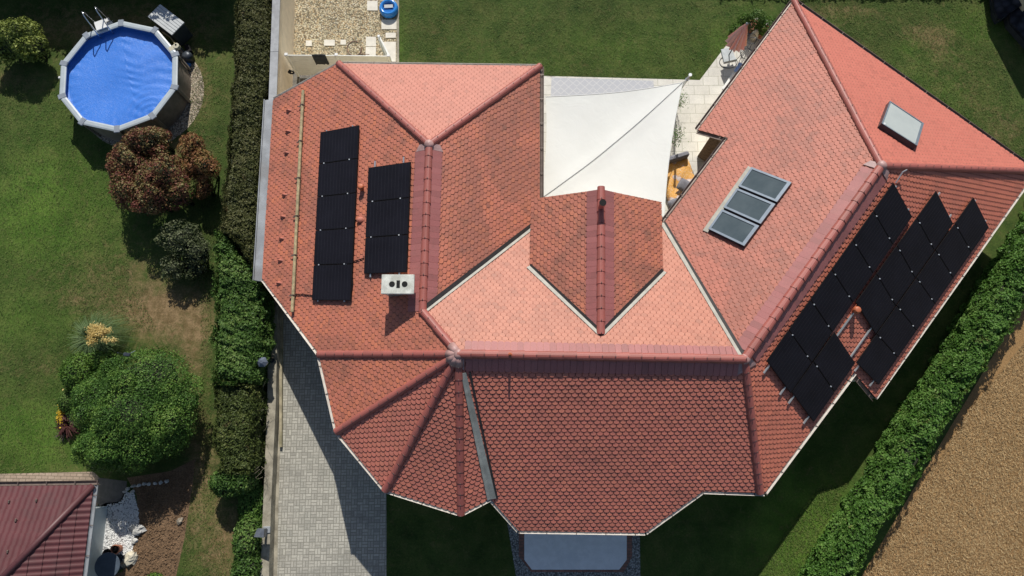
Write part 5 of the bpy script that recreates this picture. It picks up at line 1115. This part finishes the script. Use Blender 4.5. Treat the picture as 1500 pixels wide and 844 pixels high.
# ridge: hip from corner goes equally in x and y
c = NE_; Lw, Ll = 9.0, 6.6
SE_ = Vector((c.x+.02, c.y-Ll, GE)); NW_ = Vector((c.x-Lw, c.y-.12, GE)); hipL = Ll/2; a = G(0, 836, 3.7)
hd = Vector((a.x-c.x, a.y-c.y, 0)).normalized(); Lh = Ll/2/abs(hd.y); top = c+hd*Lh+Vector((0, 0, rise*Ll/2*.9))
topw = Vector((NW_.x+2.8, top.y, top.z)); SW_ = Vector((NW_.x, SE_.y, GE))
def sheet_roof(q, axis_dir, mat, name='roof_slope', rib=.18, course=.36, par=None):
    # corrugated sheet: ribs run up the slope
    cc_, n = fitplane(q); up = Vector((0, 0, 1)); v = (up-n*up.dot(n)).normalized(); u = v.cross(n).normalized(); uv = [((p-cc_).dot(u), (p-cc_).dot(v)) for p in q]
    if sum(uv[i][0]*uv[(i+1) % len(uv)][1]-uv[(i+1) % len(uv)][0]*uv[i][1] for i in range(len(uv))) < 0: uv = uv[::-1]
    tris = []
    for t_ in tessellate_polygon([[Vector((a, b, 0)) for a, b in uv]]):
        z = [uv[i] for i in t_]
        if (z[1][0]-z[0][0])*(z[2][1]-z[0][1])-(z[1][1]-z[0][1])*(z[2][0]-z[0][0]) < 0: z = z[::-1]
        tris.append(z)
    u0, u1 = min(a for a, b in uv), max(a for a, b in uv); v0, v1 = min(b for a, b in uv), max(b for a, b in uv); mb = MB(); K = 6
    y = v0
    while y < v1:
        x = u0
        while x < u1:
            for k in range(K):
                xa, xb = x+rib*k/K, x+rib*(k+1)/K; hf = lambda k_: .022*(.5-.5*math.cos(2*math.pi*k_/K))
                quad = [(xa, y, hf(k)+.028), (xb, y, hf(k+1)+.028), (xb, y+course, hf(k+1)), (xa, y+course, hf(k))]; sk_ = [(xa, y, hf(k)+.028), (xa, y, hf(k)-.0), (xb, y, hf(k+1)-.0), (xb, y, hf(k+1)+.028)]
                for f in (quad, sk_):
                    for t_ in tris:
                        if max(p[0] for p in t_) < xa or min(p[0] for p in t_) > xb or max(p[1] for p in t_) < y or min(p[1] for p in t_) > y+course: continue
                        r_ = clip(f, t_)
                        if len(r_) >= 3: mb.add([cc_+u*p[0]+v*p[1]+n*p[2] for p in r_], [tuple(range(len(r_)))], 0, .5)
            x += rib
        y += course
    return mb.build(name, mat, par)
mb = MB(); body = [Vector((c.x-.8, c.y-.85, 0)), Vector((SE_.x-.8, SE_.y+.3, 0)), Vector((SW_.x+.6, SE_.y+.3, 0)), Vector((SW_.x+.6, c.y-.85, 0))]; mb.ext(body, GE+.05); mb.build('wall', M['wallw'], t)
mb = MB()
for q in ([c, SE_, top], [c, top, topw, NW_], [SE_, SW_, topw, top], [NW_, topw, SW_]): mb.prism([p-Vector((0, 0, .14)) for p in q], [p-Vector((0, 0, .01)) for p in q])
gr = mb.build('roof', M['underlay'], t)
sheet_roof([c, SE_, top], None, M['garagetile'], par=gr); sheet_roof([c, top, topw, NW_], None, M['garagetile'], par=gr)
roof_keep = roof; roof = gr
M['gcap'] = simple('burgundy ridge', (.10, .034, .037), .5, .1)
d = (top-c).normalized(); mb = MB(); mb.tube([c+Vector((0, 0, .02)), top+Vector((0, 0, .02))], .10, 12); mb.build('ridge_cap', M['gcap'], gr, smooth=True)
V['ga'], V['gb'], V['gc'] = NW_, c, SE_
gutter('ga', 'gb', 'gutter', .06, 0, .12); gutter('gb', 'gc', 'gutgrey', .055); roof = roof_keep
for x, y in ((14, 735), (54, 733), (24, 762), (12, 808)):
    p = onplane(x, y, fitplane([c, top, NW_]), .04); mb = MB(); mb.box(p+Vector((0, 0, .03)), .05, .10, .06, 0, bev=.012); mb.build('snow_stop', M['gutter'], t)
# rocks, pots, table, pebbles in the soil bed
def rock(x, y, r, lab, m='rock', s=0, fl=.55):
    p = G(x, y); mb = MB(); mb.blob(p+Vector((0, 0, r*fl*.5)), r, r*.75, r*fl, s, .35, 10, 7, 0, s); tag(mb.build('rock', M[m], None), lab, 'rock')
rock(203, 775, .24, 'pointed grey rock beside the white gravel', 'stonew', 3); rock(193, 817, .26, 'largest beige rock near the terracotta pot', 'beige', 4); rock(264, 763, .13, 'lone tan stone in the brown soil', 'rock', 5)
rock(198, 792, .12, 'small rock between the two big rocks', 'stonew', 6); rock(182, 826, .12, 'small dark rock next to the round table', 'rock', 7)
for k, (x, y) in enumerate([(188, 716), (196, 712), (204, 711), (212, 709), (219, 709), (228, 708), (236, 707), (245, 705), (184, 720), (195, 720)]):
    p = G(x, y); mb = MB(); mb.blob(p+Vector((0, 0, .04)), .085, .055, .05, k, .3, 9, 6, 0, .2); tag(mb.build('edging_stone', M['stonew'], None), 'small pale stone in the row edging the shaded soil', 'stone', 'row of edging stones')
def scatter(name, poly, n, rmin, rmax, m, lab, cat, z=.01):
    P = [Vector((p.x, p.y, 0)) for p in GP(poly)]; pts2 = [(p.x, p.y) for p in P]; x0, x1 = min(p[0] for p in pts2), max(p[0] for p in pts2); y0, y1 = min(p[1] for p in pts2), max(p[1] for p in pts2); mb = MB(); k = 0
    while k < n:
        x, y = random.uniform(x0, x1), random.uniform(y0, y1)
        if not inside(pts2, x, y): continue
        k += 1; r = random.uniform(rmin, rmax); mb.blob((x, y, z+r*.2), r, r*random.uniform(.6, 1), r*.6, k, .25, 6, 4, 0, random.uniform(0, 3))
    return tag(mb.build(name, M[m], None, (0, 0, 0)), lab, cat, kind='stuff')
scatter('white_pebbles', [(157, 740), (178, 735), (184, 722), (196, 722), (203, 745), (204, 765), (198, 785), (193, 803), (182, 822), (160, 835)], 1700, .014, .032, 'plasticw', 'loose white marble pebbles beside the garage wall', 'pebbles', .01)
scatter('soil_clods', [(205, 712), (250, 695), (283, 685), (275, 745), (268, 790), (255, 844), (195, 844), (200, 790), (207, 765)], 900, .012, .05, 'dirt', 'brown clods scattered over the bare soil bed', 'clods', .005)
def pot(x, y, r, lab, m):
    p = G(x, y); t = thing('flower_pot', lab, 'pot', p, 'flower pots by the white gravel'); mb = MB(); mb.lathe(p, [(0, 0), (r*.7, 0), (r*.95, .28), (r*1.05, .29), (r*1.05, .33), (r*.85, .33), (r*.8, .25), (0, .25)], 20); mb.build('pot', M[m], t)
    mb = MB(); mb.cyl(p+Vector((0, 0, .24)), r*.82, .03, 18); mb.blob(p+Vector((.02, 0, .30)), r*.4, r*.4, .05, 2, .4, 9, 6); mb.build('soil', M['soil'], t)
pot(176, 803, .155, 'orange terracotta pot standing on the white gravel', 'terracotta'); pot(164.5, 809, .15, 'dark brown pot beside the round grey table', 'bark')
c = G(157, 829, .72); c.z = 0; t = thing('round_table', 'round dark blue grey garden table next to the garage', 'table', c)
mb = MB(); mb.cyl(c+Vector((0, 0, .69)), .40, .02, 40, r2=.42); mb.cyl(c+Vector((0, 0, .71)), .42, .02, 40, r2=.41); mb.build('table_top', simple('blue grey table top', (.075, .10, .135), .5, .1), t); mb = MB(); mb.cyl(c, .04, .69, 12); mb.build('pedestal', M['darkmetal'], t); mb = MB(); mb.cyl(c, .25, .03, 24); mb.build('foot', M['darkmetal'], t)
shrub('low_weed', 'small green weed at the bottom edge of the soil bed', 'weed', [E(228, 846, .1, .25, .15, .12)], M['leaf_lime'], 500, .06)
# ------------------------------------------------------------------ neighbour house, upper right corner
h1 = .45; t = thing('outbuilding', 'low dark slate roofed outbuilding at the upper right corner', 'outbuilding', G(1500, 0))
P1 = [G(1455.5, -10, h1), G(1457, 14, h1), G(1463.5, 28, h1), G(1479, 19.5, h1), G(1481, 33, h1), G(1500, 54, h1), G(1530, 88, h1)]
back = [Vector((23.2, P1[-1].y, h1)), Vector((23.2, 19.2, h1)), Vector((P1[0].x, 19.2, h1))]
out_ = P1+back; cen_ = Vector((21.9, 17.6, 1.5)); mb = MB()
for i in range(len(out_)):
    a, b = out_[i], out_[(i+1) % len(out_)]; mb.add([a, b, cen_], [(0, 1, 2)], 0); mb.add([a, b, a-Vector((0, 0, .12)), b-Vector((0, 0, .12))], [(1, 0, 2, 3)], 0)
mb.build('roof', M['slate'], t); c_ = sum(out_, Vector())/len(out_)
mb = MB(); mb.ext([Vector((c_.x+(p.x-c_.x)*.88, c_.y+(p.y-c_.y)*.88, 0)) for p in out_], h1-.06); mb.build('wall', M['darkmetal'], t)
T_ = G(1447, 50); hN = 3.0; C_ = T_+Vector((.028*hN, 1.145*hN, 0)); dB = (G(1500, 150)-T_).normalized(); dA = (G(1479, 32)-T_).normalized()
t = thing('neighbour_house', 'neighbouring house just beyond the upper right corner', 'house', C_+dA*4+dB*1.2)
q = [C_, C_+dB*3.0, C_+dB*3.0+dA*9, C_+dA*9]
mb = MB(); mb.ext(q, hN-.1); mb.build('wall', M['cream'], t)
mb = MB(); r1, r2 = C_+dB*1.0+dA*1.5+Vector((0, 0, hN+1.0)), C_+dB*1.0+dA*7.5+Vector((0, 0, hN+1.0)); e_ = [p+Vector((0, 0, hN)) for p in q]
mb.add([e_[0], e_[1], e_[2], e_[3], r1, r2], [(0, 4, 5, 3), (1, 2, 5, 4), (0, 1, 4), (2, 3, 5), (0, 3, 2, 1)]); mb.build('roof', M['slate'], t)
# ------------------------------------------------------------------ straw on the field, grass tufts
def straw(name, poly, n, L, w_, m, lab, cat, zmax=.03, up=.0, hb=0):
    P2 = [(p.x, p.y) for p in GP(poly)]; x0, x1 = min(p[0] for p in P2), max(p[0] for p in P2); y0, y1 = min(p[1] for p in P2), max(p[1] for p in P2); Q = []
    k = n*3; X = RNG.uniform(x0, x1, k); Y = RNG.uniform(y0, y1, k); ok = np.array([inside(P2, a, b) for a, b in zip(X, Y)]); X, Y = X[ok][:n], Y[ok][:n]; n = len(X)
    a = RNG.uniform(0, 6.283, n); l = L*RNG.uniform(.4, 1.2, n); z = RNG.uniform(.012, zmax, n); d = np.column_stack([np.cos(a)*l/2, np.sin(a)*l/2, RNG.uniform(-up, up, n)*l]); s = np.column_stack([-np.sin(a)*w_/2, np.cos(a)*w_/2, np.zeros(n)]); c = np.column_stack([X, Y, z+abs(d[:, 2])])
    v = np.stack([c-d-s, c+d-s, c+d+s, c-d+s], 1); return tag(mkmesh(name, v.reshape(-1, 3), np.arange(n*4).reshape(n, 4), m, None, (0, 0, 0), None, RNG.random(n)), lab, cat, kind='stuff')
m, nt, b = newmat('straw'); nt.links.new(ramp(nt, attr(nt), [(0, (.17, .10, .04)), (.6, (.38, .25, .11)), (1, (.62, .46, .24))]), b.inputs['Base Color']); b.inputs['Roughness'].default_value = .8; M['straw'] = m
straw('straw_stubble', [(1545, 445), (1545, 870), (1245, 870), (1300, 790), (1420, 600)], 36000, .075, .010, M['straw'], 'loose straw and stubble covering the brown field', 'straw', .05, .3)
m, nt, b = newmat('grass blades'); nt.links.new(ramp(nt, math_(nt, 'ADD', math_(nt, 'MULTIPLY', attr(nt), .6), math_(nt, 'MULTIPLY', noise(nt, wpos(nt), 1.5, 4), .4)), [(0, (.030, .062, .010)), (.5, (.068, .108, .021)), (1, (.17, .18, .055))]), b.inputs['Base Color']); b.inputs['Roughness'].default_value = .7; b.inputs['Specular IOR Level'].default_value = .2; M['gblade'] = m
GRASS = [([(586, -10), (1165, -10), (1105, 20), (1068, 58), (1024, 116), (793, 111), (793, 98), (583, 93)], 15000), ([(1165, -10), (1456, -10), (1465, 35), (1447, 50), (1500, 160), (1510, 250)], 12000), ([(-10, 90), (90, 140), (130, 200), (190, 220), (190, 400), (230, 480), (100, 520), (100, 690), (-10, 695)], 18000), ([(285, 90), (340, 90), (316, 330), (310, 400), (310, 700), (340, 844), (265, 844), (285, 690), (295, 520), (290, 300), (275, 210)], 5000), ([(1105, 844), (1195, 715), (1245, 705), (1165, 844)], 2500)]
for k, (poly, n) in enumerate(GRASS):
    lab = ['short grass of the lawn between pebble yard and terrace', 'patchy grass of the lawn behind the east wing', 'sunny grass of the pool garden lawn', 'thin dry grass strip beside the long hedge', 'bright grass strip by the field hedge'][k]
    straw('grass', poly, n, .06, .012, M['gblade'], lab, 'grass', .03, .4)
print('objects', len(bpy.data.objects))
